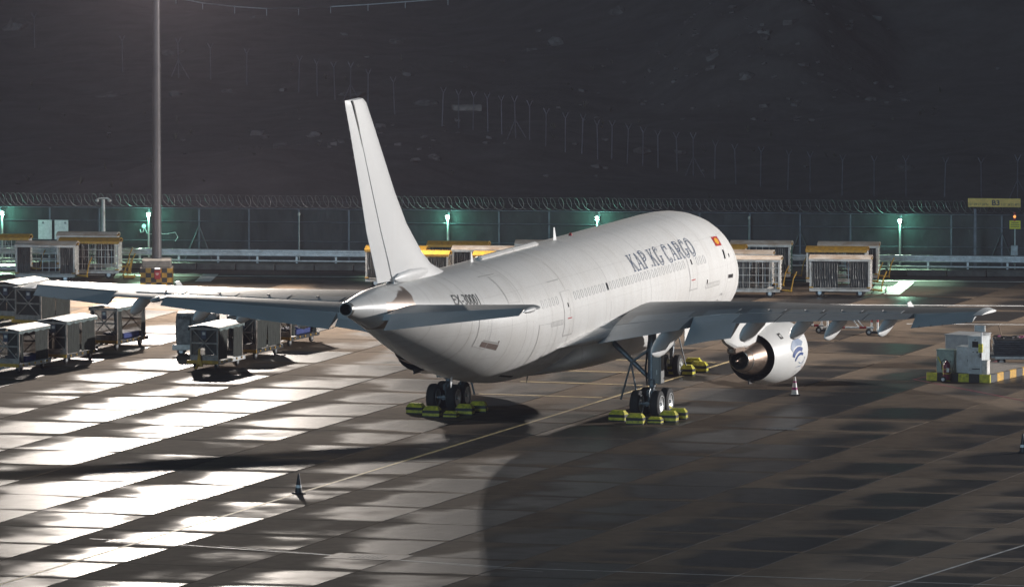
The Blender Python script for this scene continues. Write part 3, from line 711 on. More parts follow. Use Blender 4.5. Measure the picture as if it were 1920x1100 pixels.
def wing(sgn):
    P = lambda Ys, a, b, m, n, par, **k: piece(WT, Ys, a, b, sgn, m, n, par, **k)
    w = P([1.5,2.8,4,5,6.5,7.9,9.4,11,12.5,14,16,17.5,18.7,20,21,21.8,21.95], 0, .74, 'wing_paint', 'wing', plane)
    P([21.96,22.1,22.2,22.3,22.38,22.42], 0, 1.0, 'fin_paint', 'wing_tip', w)
    w['label'] = 'starboard wing' if sgn > 0 else 'port wing'
    P(span(2.95,6.85,3), .745, 1.0, 'surface_paint', 'flap', w)
    P(span(6.95,9.3,2), .745, .98, 'surface_paint', 'aileron', w, droop=24)
    for y0, y1 in ((9.4,11.65),(11.7,13.95),(14.0,16.25),(16.3,18.6)): P(span(y0,y1,1), .745, 1.0, 'surface_paint', 'flap', w)
    P(span(18.75,21.9,2), .70, 1.0, 'surface_paint', 'aileron', w, droop=20)
    for y0, y1 in ((3.6,6.6),(7.3,9.0),(9.6,11.5),(11.75,13.6),(13.85,15.7),(15.95,17.9)):     # spoilers just proud of the skin
        P(span(y0,y1,1), .60, .735, 'surface_paint', 'spoiler', w, shift=(0,.012))
    # flap track fairings, drooping aft of the trailing edge
    for Y, L0, dz, sc in ((6.05,4.8,-1.0,1.2),(10.35,4.0,-.62,1.0),(12.95,3.6,-.62,.9),(14.75,3.6,-.78,.9),(17.45,3.0,-.62,.8)):
        XL, XT, zL, zT, t = wing_tab(WT, Y); rs = []
        for u, wd, hh in ((0,.04,.04),(.12,.13,.18),(.3,.19,.32),(.5,.22,.40),(.68,.21,.42),(.82,.17,.36),(.93,.11,.22),(1,.03,.05)):
            X = XT-L0*.66+L0*u; zz = zT-.06*sc+dz*max(0,u-.3)/.7*.62-.10
            rs.append([A(X, sgn*Y+wd*sc*math.copysign(abs(cos(q))**.8, cos(q)), zz+hh*sc*(sin(q) if sin(q) < 0 else sin(q)*.9)) for q in (2*pi*j/16 for j in range(16))])
        MB().rings(rs).build('flap_track_fairing', 'nacelle_paint', w, smooth=40)
    # hinge blisters along the rear spar and static wicks
    for Y in (10.6,12.6,14.6,16.8):
        XL, XT, zL, zT, t = wing_tab(WT, Y); xm = XL+(XT-XL)*.66; z = lerp(zL,zT,.66)+(XT-XL)*(camber(.66)+foil(.66,t))
        MB().box(A(xm, sgn*Y, z+.05),(.32,.07,.05),bev=.015).build('hinge_fairing', 'wing_paint', w)
    for k in range(5):
        Y = 19.2+.6*k; XL, XT, zL, zT, t = wing_tab(WT, Y); c = XT-XL; X = XL+c*.7+c*.30*cos(R_(20)); z = lerp(zL,zT,.7)-c*.30*sin(R_(20))+c*camber(.7)
        MB().tube([A(X-.02,sgn*Y,z+.01),A(X+.16,sgn*Y,z-.03)], .012, 5).build('static_wick', 'decal_black', w)
    Y = 14.3; XL, XT, zL, zT, t = wing_tab(WT, Y)
    MB().rings([[A(XL+1.2,sgn*17.2,5.3),A(XL+2.1,sgn*17.2,5.3),A(XL+2.1,sgn*17.23,5.3),A(XL+1.2,sgn*17.23,5.3)],[A(XL+1.8,sgn*17.2,5.62),A(XL+2.3,sgn*17.2,5.60),A(XL+2.3,sgn*17.23,5.60),A(XL+1.8,sgn*17.23,5.62)]]).build('wing_fence', 'fin_paint', w)
    # engine
    Ye = 7.95*sgn
    nc = MB().lathe([(-.0,1.08),(.35,1.14),(1.3,1.32),(2.4,1.42),(3.6,1.42),(4.4,1.34),(4.75,1.22),(4.85,1.14),(4.75,1.06),(4.4,1.02),(3.9,1.0),(3.9,.05)], A(20.15,Ye,2.27), n=56)
    nc.lathe([(.0,1.07),(.1,1.05),(1.6,1.02),(1.6,.4)], A(20.14,Ye,2.27), n=56, mi=1)
    e = nc.build('engine_nacelle', ['nacelle_paint','soot'], plane, smooth=35)
    MB().lathe([(1.6,.86),(.4,.84),(-.05,.80),(-.9,.66),(-1.35,.57),(-1.36,.52),(-.8,.5)], A(20.3,Ye,2.30), n=48).build('core_cowl', 'bronze_metal', e, smooth=35)
    MB().lathe([(.6,.55),(-.25,.54),(-.62,.46),(-.63,.42),(.4,.40)], A(21.5,Ye,2.32), n=40).build('exhaust_nozzle', 'bronze_metal', e, smooth=35)
    MB().lathe([(.9,.41),(-.25,.39),(.2,.2)], A(21.75,Ye,2.32), n=32).build('exhaust_duct', 'soot', e, smooth=35)
    MB().lathe([(.5,.26),(-.1,.24),(-.55,.10),(-.62,.04),(-.95,.035),(-.96,.01)], A(21.75,Ye,2.32), n=24).build('exhaust_plug', 'bronze_metal', e, smooth=40)
    MB().box(A(20.2,Ye,1.22),(.9,.06,.22)).build('drain_mast', 'soot', e)
    def nac(X, deg, off=.012):     # skin point on the outboard side of the nacelle
        prof = [(15.3,1.14),(15.75,1.34),(16.55,1.42),(17.75,1.42),(18.85,1.32),(19.8,1.14)]
        r = interp(prof, X)+off; a = R_(deg); return A(X, Ye+r*cos(a), 2.27+r*sin(a))
    if sgn > 0:
        mb = MB(); mb.add([nac(19.05,36+0), nac(18.75,36), nac(18.75,50), nac(19.05,50)], [(0,1,2,3)]); mb.build('vent_slot', 'soot', e)
        def swoosh(name, m, top, bot):
            mb = MB(); n = len(top)
            mb.rings([[nac(*p) for p in top],[nac(*p) for p in bot]], cap0=False, cap1=False, closed_ring=False); o = mb.build(name, m, e); return o
        # emblem: pale fan over two blue ribbons and a thin looping line
        def arcp(x0, d0, rx, rd, a0, a1, n=9): return [(x0-rx*cos(R_(lerp(a0,a1,k/n))), d0+rd*sin(R_(lerp(a0,a1,k/n)))) for k in range(n+1)]
        swoosh('emblem', 'decal_logo_pale', arcp(17.5,6,1.0,22,165,35), arcp(17.5,4,.75,10,175,50))
        swoosh('emblem', 'decal_logo', arcp(17.45,-4,.85,16,178,45), arcp(17.4,-6,.62,10,185,50))
        swoosh('emblem', 'decal_logo', arcp(17.2,-14,.75,15,170,55), arcp(17.2,-15,.62,11,176,55))
        swoosh('emblem', 'decal_logo_pale', arcp(16.9,-12,.5,9,20,-150), arcp(16.9,-12,.42,7.6,20,-150))
        swoosh('emblem', 'decal_logo_pale', [(17.5,-27),(17.1,-25),(16.8,-26.5),(16.5,-20)], [(17.5,-28),(17.1,-26.4),(16.8,-28),(16.45,-20.5)])
        for k in range(3): MB().add([nac(17.3,-35-4*k),nac(16.9,-35-4*k),nac(16.9,-36.5-4*k),nac(17.3,-36.5-4*k)],[(0,1,2,3)]).build('stencil_bar', 'decal_line', e)
        MB().add([nac(16.4,-30),nac(16.1,-30),nac(16.1,-32),nac(16.4,-32)],[(0,1,2,3)]).build('red_stencil', 'decal_red', e)
    # pylon
    XL, XT, zL, zT, t = wing_tab(WT, 7.95); rs = []
    for X, zt, zb, w_ in ((16.6,3.72,3.5,.05),(17.6,4.15,3.3,.22),(19.5,4.5,3.0,.28),(21.5,4.35,2.85,.28),(23.2,4.2,2.95,.24),(24.4,4.1,3.3,.14),(25.2,4.05,3.75,.04)):
        rs.append([A(X,Ye-w_,zt),A(X,Ye+w_,zt),A(X,Ye+w_,zb+.1),A(X,Ye+w_*.6,zb),A(X,Ye-w_*.6,zb),A(X,Ye-w_,zb+.1)])
    py = MB().rings(rs).build('pylon', 'nacelle_paint', plane, smooth=25)
    MB().box(A(22.6,Ye,2.86),(1.6,.40,.34),bev=.08).build('heat_shield', 'bronze_metal', py)
    return w
wing(1); wing(-1)
# --- fin and rudder (sections along height)
FT = [(7.55,40.2,49.9),(7.9,41.6,49.9),(8.2,42.75,50.02),(8.85,44.05,50.45),(10.2,46.05,51.35),(11.7,47.65,52.05),(14.65,50.35,53.55),(15.85,51.45,54.2),(16.06,51.9,54.28),(16.12,52.4,54.3)]
def fin_piece(a, b, m, name, parent, z0=0, z1=99, t=.10):
    rs = []
    for z, XL, XT in FT:
        if z < z0 or z > z1: continue
        tt = t*(1 if z < 15.8 else .75 if z < 16.1 else .3)
        c = XT-XL; aa = a(z) if callable(a) else a; bb = b(z) if callable(b) else b
        xs = [bb*x for x in XS] if aa == 0 else [lerp(aa, bb, k/5) for k in range(6)]
        th = lambda x: c*foil(x, tt) if z > 8 else c*foil(x, tt)*.9
        lp = [(XL+c*x, th(x)) for x in xs]+[(XL+c*x, -th(x)) for x in (xs[1:] if aa == 0 else xs)][::-1]
        rs.append([A(X, y, z) for X, y in lp])
    return MB().rings(rs).build(name, m, parent, smooth=30)
HR = lambda z: interp([(7.55,.80),(7.9,.80),(8.2,.79),(8.85,.76),(10.2,.72),(16.1,.68)], z)
fin = fin_piece(0, lambda z: HR(z)-.006, 'fin_paint', 'tail_fin', plane)
rud = fin_piece(lambda z: HR(z)+.014, 1.0, 'fin_paint', 'rudder', fin, z0=7.6)
MB().rings([[A(lerp(XL,XT,HR(z))-.06, y, z) for y in (.10,-.10)]+[A(lerp(XL,XT,HR(z))+.10, y, z) for y in (-.10,.10)] for z, XL, XT in FT[1:-1]]).build('hinge_gap', 'soot', fin)
for sd in (1,-1): MB().rings([[A(X, sd*.30+.5*r*cos(2*pi*k/14), 7.98+r*sin(2*pi*k/14)) for k in range(14)] for X, r in ((43.6,.02),(44.0,.16),(45,.26),(46.5,.28),(47.8,.2),(48.4,.03))]).build('fin_root_fairing', 'fin_paint', fin, smooth=60)
for k in range(6): 
    z = 13.6+.42*k; MB().tube([A(interp([(r[0],r[2]) for r in FT],z)-.02,0,z),A(interp([(r[0],r[2]) for r in FT],z)+.14,0,z)], .014, 5).build('static_wick', 'decal_line', rud)
# --- horizontal stabilisers
HT = [(.5,46.6,52.5,6.50,6.48,.095),(1.3,47.2,52.95,6.58,6.58,.095),(8.1,52.5,55.2,7.34,7.38,.09),(8.35,52.9,55.3,7.36,7.39,.07),(8.5,53.5,55.35,7.37,7.39,.04)]
for sgn in (1,-1):
    w = piece(HT, [.5,1.3,2.5,4,5.5,7,8.1,8.22,8.35,8.45,8.5], 0, lambda Y: .77 if Y < 8.15 else 1.0, sgn, 'surface_paint', 'horizontal_stabilizer', plane)
    piece(HT, span(1.25,8.1,4), .775, 1.0, sgn, 'surface_paint', 'elevator', w, droop=19)
    MB().lathe([(-.9,.02),(-.6,.09),(0,.12),(.5,.10),(.85,.03)], A(54.6,sgn*8.42,7.39), n=14).build('tip_pod', 'fin_paint', w, smooth=50)

# --- landing gear
def wheel(r, w, name, parent, loc):
    mb = MB().lathe([(-w/2,r*.62),(-w/2,r*.82),(-w*.40,r*.95),(-w*.22,r),(w*.22,r),(w*.40,r*.95),(w/2,r*.82),(w/2,r*.62)], loc, 'Y', 32, 0)
    mb.lathe([(-w*.46,r*.60),(-w*.36,r*.40),(-w*.30,r*.16),(-w*.55,r*.12),(-w*.55,.01)], loc, 'Y', 24, 1)
    mb.lathe([(w*.46,r*.60),(w*.36,r*.40),(w*.30,r*.16),(w*.55,r*.12),(w*.55,.01)], loc, 'Y', 24, 1)
    mb.lathe([(-w*.44,r*.66),(-w*.52,r*.64),(-w*.52,r*.58),(-w*.44,r*.56)], loc, 'Y', 24, 1)
    mb.lathe([(w*.44,r*.66),(w*.52,r*.64),(w*.52,r*.58),(w*.44,r*.56)], loc, 'Y', 24, 1)
    return mb.build(name, ['tyre','rim'], parent, smooth=35)
for sgn in (1,-1):
    Yg = 4.8*sgn
    g = MB().tube([A(25.25,Yg,.62),A(25.25,Yg,1.5)], .12, 16).tube([A(25.25,Yg,1.4),A(25.2,Yg,4.0)], .19, 16)
    g.tube([A(24.5,Yg,.62),A(26.0,Yg,.62)], .11, 10); g.tube([A(24.55,Yg-.46,.62),A(24.55,Yg+.46,.62)], .08, 10); g.tube([A(25.95,Yg-.46,.62),A(25.95,Yg+.46,.62)], .08, 10)
    g.box(A(25.3,Yg,1.05),(.5,.36,.32),bev=.05); g.box(A(25.45,Yg+.1,1.5),(.3,.22,.4),bev=.04)
    g.tube([A(25.4,Yg,1.35),A(25.75,Yg,1.1),A(25.6,Yg,.72)], .045, 8)
    m = g.build('main_landing_gear', 'gear_metal', plane, smooth=35)
    MB().tube([A(25.25,Yg-.15*sgn,1.75),A(25.5,Yg-1.75*sgn,3.3)], [.10,.13], 10).build('side_brace', 'gear_metal', m, smooth=40)
    MB().tube([A(25.35,Yg-.1*sgn,3.0),A(25.5,Yg-.85*sgn,2.45)], .06, 8).tube([A(25.5,Yg-.9*sgn,2.4),A(25.55,Yg-.65*sgn,1.2),],.04,8).tube([A(25.5,Yg-.9*sgn,2.4),A(25.6,Yg-1.35*sgn,.75)],.045,8).build('lock_stay', 'gear_metal', m, smooth=40)
    d = MB().box(A(25.15,Yg+.42*sgn,2.35),(.7,.05,1.75),bev=.02).build('gear_door', 'wing_paint', m); d.rotation_euler = (0,0,0)
    d2 = MB().box(A(25.46,Yg+.30*sgn,2.3),(.04,.40,1.65),bev=.015).build('gear_door', 'wing_paint', m)
    for z in (2.0,2.85): MB().box(A(25.49,Yg+.30*sgn,z),(.012,.04,.22)).build('stencil_bar', 'white_paint', m)
    for dx in (-.7,.7):
        for dy in (-.47,.47): wheel(.62, .42, 'wheel', m, A(25.25+dx, Yg+dy, .62))
    for q in range(3): MB().tube([A(25.1+.1*q,Yg-.16*sgn,3.4),A(25.4+.1*q,Yg-.22*sgn,2.2),A(25.45,Yg-.15*sgn,1.2),A(25.6,Yg-.1*sgn,.8)], .018, 5).build('hydraulic_hose', 'cable_black', m)
g = MB().tube([A(6.65,0,.5),A(6.65,0,1.2)], .08, 14).tube([A(6.65,0,1.1),A(6.5,0,2.4)], .13, 14).tube([A(6.65,-.36,.5),A(6.65,.36,.5)], .06, 10).tube([A(6.65,0,1.5),A(5.3,0,2.4)], .07, 10).tube([A(6.7,.1,1.3),A(6.9,.12,.9),A(6.75,.1,.6)], .035, 8)
g.tube([A(6.7,.25,2.3),A(7.3,.9,.55)], .03, 8); g.box(A(6.75,0,1.5),(.3,.34,.25),bev=.04)
m = g.build('nose_landing_gear', 'gear_metal', plane, smooth=35)
for dy in (-.31,.31): wheel(.5, .32, 'wheel', m, A(6.65,dy,.5))
for s in (-1,1): MB().box(A(5.6,.55*s,1.85),(1.6,.04,.7),bev=.015).build('gear_door', 'fuselage_paint', m)
# ------------------------------------------------------------------ perimeter: kerb, crash barrier, fence
def frame_on(P, Q):
    d = Q-P; return P, math.atan2(d.y, d.x), math.hypot(d.x, d.y)
mat('kerb_concrete', (.10,.10,.095), .85, var=.35, scale=1.2, bump=.3, bscale=8)
kp, krz, kl = frame_on(KP0, KP1)
kb = thing('kerb', None, None, kp, krz); kb['kind'] = 'structure'
ksrc = MB().box((0,.45,.14), (1.96,.9,.30), bev=.03).build('kerb_stone', 'kerb_concrete', kb)
nk = int((kl+24)/2)
for k in range(nk):
    o = ksrc if k == 0 else inst(ksrc, 'kerb_stone', kb); o.location = (-12+2*k+1, random.uniform(-.008,.008), random.uniform(-.01,.01))
# crash barrier
br = thing('crash_barrier', 'long galvanised steel crash barrier in front of the perimeter fence', 'barrier', kp, krz)
prof = [(-.03,.62),(.0,.62),(.055,.66),(.055,.72),(0,.77),(0,.81),(.055,.86),(.055,.92),(0,.96),(-.03,.96)]
ns = int((kl+24)/3.4); bsrc = None
for k in range(ns):
    x0 = -12+3.4*k
    if bsrc is None:
        mb = MB(); loop = [(y,z) for y,z in prof]
        mb.rings([[(x, .95-y, z) for y,z in loop]+[(x, .95-y+.012, z) for y,z in loop[::-1]] for x in (0.0,3.4)])
        bsrc = o = mb.build('barrier_rail', 'galvanised', br, smooth=30)
    else: o = inst(bsrc, 'barrier_rail', br)
    o.location = (x0, .006*(k % 2), 0)
psrc2 = MB().box((0,1.03,.48), (.10,.10,.96)).build('barrier_post', 'galvanised', br)
for k in range(int((kl+24)/2)):
    o = psrc2 if k == 0 else inst(psrc2, 'barrier_post', br); o.location = (-11+2*k, 0, 0)
MB().tube([(-12,.86,.40),(kl+12,.86,.40)], .045, 8).build('lower_rail', 'galvanised', br, smooth=40)

fp, frz, fl_ = frame_on(FP0, FP1)
fe = thing('perimeter_fence', 'tall dark sheeted perimeter fence topped with coiled razor wire', 'fence', fp, frz)
mat('fence_sheet', (.020,.022,.024), .55, var=.4, scale=1.6, bump=.9, bscale=1.8, stretch=(1,1,.6), dirt=(.010,.012,.012))
mat('fence_steel', (.13,.14,.16), .45, .5, var=.2, scale=3)
lx = lambda px: px/1920*fl_
FH = 2.62; bay = 93.9/1920*fl_
pv = []; pf = []
for j in range(9):
    for i in range(11):
        u = i/10*(bay-.06); v = .05+(FH-.08)*j/8; pv.append((u+.03, .05+.035*noise.noise(Vector((u*1.3,v*1.6,2)))*(1 if 0 < i < 10 else 0), v))
for j in range(8):
    for i in range(10): pf.append((j*11+i, j*11+i+1, (j+1)*11+i+1, (j+1)*11+i))
shp = MB().add(pv, pf).build('fence_panel', 'fence_sheet', fe, smooth=60)
fpost = MB().box((0,-.02,FH/2+.02), (.085,.085,FH+.04)).build('fence_post', 'fence_steel', fe)
braces = MB()
fbr = MB().tube([(0,-.07,1.75),(.72,-.35,0)], .03, 6).tube([(0,-.07,1.75),(-.72,-.35,0)], .03, 6).build('brace', 'fence_steel', fe)
fb = True
for k in range(-19, 8):
    x = lx(1503+93.9*k)
    o = fpost if k == -19 else inst(fpost, 'fence_post', fe); o.location = (x, random.uniform(-.012,.012), 0)
    o = shp if k == -19 else inst(shp, 'fence_panel', fe); o.location = (x if k % 2 else x+bay, 0, 0); o.scale = (1 if k % 2 else -1, 1, 1)
    if k % 4 == 0:
        o = fbr if fb else inst(fbr, 'brace', fe); fb = False; o.location = (x,0,0)
xa, xb = lx(1503-93.9*19), lx(1503+93.9*8)
for z, r in ((FH+.03,.032),(FH-.64,.024),(FH-1.62,.024)): MB().tube([(xa,-.075,z),(xb,-.075,z)], r, 8).build('rail', 'fence_steel', fe, smooth=50)
# razor wire: one springy coil
mat('razor_steel', (.24,.22,.22), .5, .3, var=0)
pts = []; x = xa; a = 0
while x < xb:
    rr = .31+.05*noise.noise(Vector((x*.7,0,0)))
    pts.append((x+.20*cos(a+.6)+.05*noise.noise(Vector((x*2.2,5,0))), .02+rr*.8*cos(a), FH+.40+.05*noise.noise(Vector((x*.4,3,0)))+rr*sin(a)))
    a += 2*pi/16; x += (.40+.22*noise.noise(Vector((x*.55,9,1))))/16
MB().tube(pts, .012, 3, cap=False).build('razor_wire', 'razor_steel', fe, recalc=False)
for z in (FH+.10, FH+.40, FH+.70): MB().tube([(xa,.02,z),(xb,.02,z)], .006, 3).build('line_wire', 'razor_steel', fe)
# white boards fixed on the fence
for px in (86, 117):
    o = MB().box((0,0,0), (.70,.03,.98), 0).box((.2 if px > 100 else -.1,-.02,.35), (.10,.012,.10), 1).build('notice_board', ['white_paint','grey_metal'])
    p = fp+Vector((cos(frz),sin(frz),0))*lx(px)+Vector((.15*sin(frz),-.15,0)); o.location = p+Vector((0,0,1.50)); o.rotation_euler = (0,0,frz)
    tag(o, 'plain white board on the dark fence, the '+('left' if px == 86 else 'right')+' one of the pair', 'board', 'white boards on the fence')
# junction lamp with cable hung on the fence by the mast
jl = thing('junction_lamp', 'small white round fitting with trailing cables on the fence left of the mast', 'fitting', fp+Vector((cos(frz),sin(frz),0))*lx(272)+Vector((0,-.2,1.72)), frz)
MB().lathe([(-.05,.1),(.0,.1),(.06,.06),(.07,.01)], (0,0,0), 'Y', 16).build('body', 'white_paint', jl, smooth=50)
MB().tube([(.02,0,-.08),(-.05,0,-.3),(-.16,0,-.32),(-.2,0,-.15)], .014, 5).tube([(.05,0,-.08),(.16,0,-.35),(.3,0,-.4),(1.2,.02,-.38),(1.6,.02,-.3),(1.75,.02,-.55),(1.6,.02,-.75)], .016, 5).build('cable', 'white_paint', jl, smooth=50)

# ------------------------------------------------------------------ green-lit lamp posts along the barrier
def lamp_post(px, lit, label, group):
    x = px/1920*fl_; p = fp+Vector((cos(frz),sin(frz),0))*x-Vector((-sin(frz),cos(frz),0))*.48
    t = thing('lamp_post', label, 'lamp', p, krz, group)
    MB().tube([(0,0,0),(0,0,2.42)], .045 if lit else .035, 10).build('pole', 'white_metal' if lit else 'grey_metal', t, smooth=50)
    h = MB().box((0,.12,2.28), (.20,.36,.05), 0, bev=.015)
    if not lit: h = MB().lathe([(2.35,.05),(2.42,.07),(2.50,.05),(2.52,.01)], (0,0,0), 'Z', 12)
    h.build('lamp_head', 'white_metal', t)
    if lit:
        MB().lathe([(2.35,.02),(2.375,.085),(2.415,.095),(2.435,.06)], (0,-.12,0), 'Z', 14).build('diffuser', 'lamp_glass', t, smooth=50)
        l = bpy.data.lights.new('lamp_bulb', 'POINT'); l.energy = 150; l.color = (.24,1.0,.70); l.shadow_soft_size = .09
        lo = bpy.data.objects.new('lamp_bulb', l); COL.objects.link(lo); lo.parent = t; lo.location = (0,-.16,2.30)
        l = bpy.data.lights.new('lamp_beam', 'SPOT'); l.energy = 4200; l.color = (.62,1.0,.66); l.shadow_soft_size = .09; l.spot_size = R_(76); l.spot_blend = .3
        lo = bpy.data.objects.new('lamp_beam', l); COL.objects.link(lo); lo.parent = t; lo.location = (0,-.20,2.30); lo.rotation_euler = (-R_(46),0,0)
for px, lab in ((7,'lit green lamp post at the left edge beside the yellow-roofed cart'),(283,'lit green lamp post partly behind the tall light mast'),(845,'lit green lamp post just right of the tail fin'),(1125,'lit green lamp post rising behind the middle of the fuselage'),(1690,'lit green lamp post right of the covered carts')):
    lamp_post(px, True, lab, 'green lamp posts along the barrier')
for px, lab in ((566,'thin unlit lamp post between the mast and the tail fin'),(1409,'thin unlit lamp post behind the carts near the nose')):
    lamp_post(px, False, lab, 'unlit lamp posts along the barrier')
# camera pole
t = thing('camera_pole', 'white pole with two cameras on a cross arm left of the mast', 'camera pole', G(194, 503))
MB().tube([(0,0,0),(0,0,3.5)], [.12,.085], 14).build('pole', 'white_metal', t, smooth=50)
MB().tube([(-.32,0,3.5),(-.2,0,3.56),(.2,0,3.56),(.32,0,3.5)], .035, 8).build('cross_arm', 'white_metal', t, smooth=40)
for s in (-1,1): MB().lathe([(3.36,.02),(3.40,.09),(3.47,.10),(3.52,.05)], (.31*s,0,0), 'Z', 14).build('camera_dome', 'white_metal', t, smooth=50)

# ------------------------------------------------------------------ tall floodlight masts
def mast(base, label, aim):
    t = thing('light_mast', label, 'light mast', base, 0, 'floodlight masts')
    MB().tube([(0,0,1.35),(0,0,8),(0,0,14),(0,0,MAST_H+.6)], [.245,.215,.185,.15], 16).build('pole', 'mast_paint', t, smooth=40)
    MB().tube([(0,0,10.9),(0,0,11.0)], .225, 16).build('collar', 'mast_paint', t)
    sb = MB()
    for k in range(30):
        for s in (-1,1):
            z = 6.0+.42*k; sb.tube([(s*.17,0,z),(s*.26,0,z),(s*.26,0,z+.03)], .009, 5)
    sb.build('step_bolts', 'mast_paint', t)['kind'] = 'stuff'
    MB().box((0,0,1.16),(1.46,1.46,.42),bev=.06).build('plinth_cap', 'concrete_block', t)
    cb = MB().box((0,0,.475), (1.60,1.60,.95), 0)
    cb.build('plinth', 'concrete_block', t)
    ck = MB()                             # painted checker squares on the plinth
    for f in range(4):
        M = Matrix.Rotation(pi/2*f, 4, 'Z')
        for i in range(6):
            for j in range(4):
                w, h = 1.6/6, .95/4; x = -.8+w*(i+.5); z = h*(j+.5)
                ck.add([(x-w/2,-.804,z-h/2),(x+w/2,-.804,z-h/2),(x+w/2,-.804,z+h/2),(x-w/2,-.804,z+h/2)], [(0,1,2,3)], (i+j) % 2, M)
    ck.build('checker_paint', ['yellow_paint','black_paint'], t)
    MB().lathe([(MAST_H+.35,.9),(MAST_H+.45,.9),(MAST_H+.45,.75),(MAST_H+.35,.75)], (0,0,0), 'Z', 24).build('head_frame', 'galvanised', t)
    for k in range(8):
        a = 2*pi*k/8; c = Vector((cos(a)*.95, sin(a)*.95, MAST_H+.15))
        f = MB().box((0,0,0), (.16,.44,.40), 0, bev=.03).build('floodlight', 'dark_metal', t); f.location = c; f.rotation_euler = (0, R_(35), a)
        g = MB().box((.095,0,0), (.012,.38,.34), 0).build('lens', 'flood_lens', f)
    return t
mat('mast_paint', (.10,.095,.10), .5, .3, var=.2, scale=1.5, stretch=(1,1,.2)); mat('flood_lens', (.9,.9,.85), .2, var=0, emit=(1,.93,.84), estr=8)
mast(MAST_A, 'tall grey floodlight mast on a black and yellow checkered plinth', None)
mast(MAST_B, 'floodlight mast standing to the right outside the photograph', None)
t = thing('alarm_box', 'small red box fixed to the checkered mast plinth', 'alarm box', MAST_A+Vector((.05,-.90,.42)))
MB().box((0,0,.22),(.30,.16,.46),bev=.02).build('body', 'red_paint', t); MB().box((0,-.02,.50),(.34,.20,.12),bev=.04).build('hood', 'grey_metal', t)
for z in (.22,.28): MB().box((0,-.083,z),(.16 if z > .25 else .10,.006,.025)).build('text_line', 'white_paint', t)

# ------------------------------------------------------------------ stand signs
t = thing('stand_sign', 'ochre stand sign reading B3 with coordinates above the fence', 'sign', G(1826, 506), frz)
MB().box((.06,0,1.55),(.13,.10,3.1)).build('post', 'fence_steel', t)
pl = MB().box((1.03,-.08,3.42),(2.66,.05,.44),bev=.01).build('sign_plate', 'sign_yellow', t)
def plate_text(body, x0, x1, z0, z1, y, m, par, bold=0):
    vs, fs = text2d(body, bold); MB().add([(lerp(x0,x1,u), y, lerp(z0,z1,v)) for u, v in vs], fs).build('lettering', m, par)
plate_text('B3', .91, 1.30, 3.28, 3.56, -.112, 'decal_black', pl, .03)
plate_text("22\u00b0 09'17.24\"N", -.28, .72, 3.27, 3.40, -.112, 'decal_black', pl); plate_text("113\u00b0 34'35.48\"E", 1.40, 2.32, 3.27, 3.40, -.112, 'decal_black', pl)
t = thing('warning_sign', 'small bright yellow notice with a grey box on a thin pole below the stand sign', 'sign', G(1903, 512), frz)
MB().tube([(0,0,0),(0,0,3.0)], .035, 8).build('pole', 'galvanised', t, smooth=50)
pl = MB().box((0,-.07,2.45),(.56,.03,.42),bev=.008).build('sign_plate', 'sign_bright', t)
for k, z in enumerate((2.56,2.46,2.36)): MB().box((0,-.088,z),(.36 if k == 0 else .44,.004,.035)).build('text_line', 'decal_black', pl)
for z, m in ((3.02,'red_paint'),(2.86,'amber_lens'),(2.70,'red_paint')):
    mat('amber_lens', (.6,.2,.03), .3, var=0, emit=(1,.35,.08), estr=1.5)
    MB().lathe([(-.06,.02),(-.05,.07),(.03,.07),(.06,.03)], (-.02,-.05,z), 'Y', 12).build('signal_lens', m, t, smooth=50)
MB().box((-.02,-.12,1.16),(.36,.22,.50),bev=.02).build('control_box', 'cab_paint', t)
MB().tube([(.05,-.12,.9),(.12,-.12,.78),(.25,-.12,.8)], .02, 6).build('conduit', 'galvanised', t)

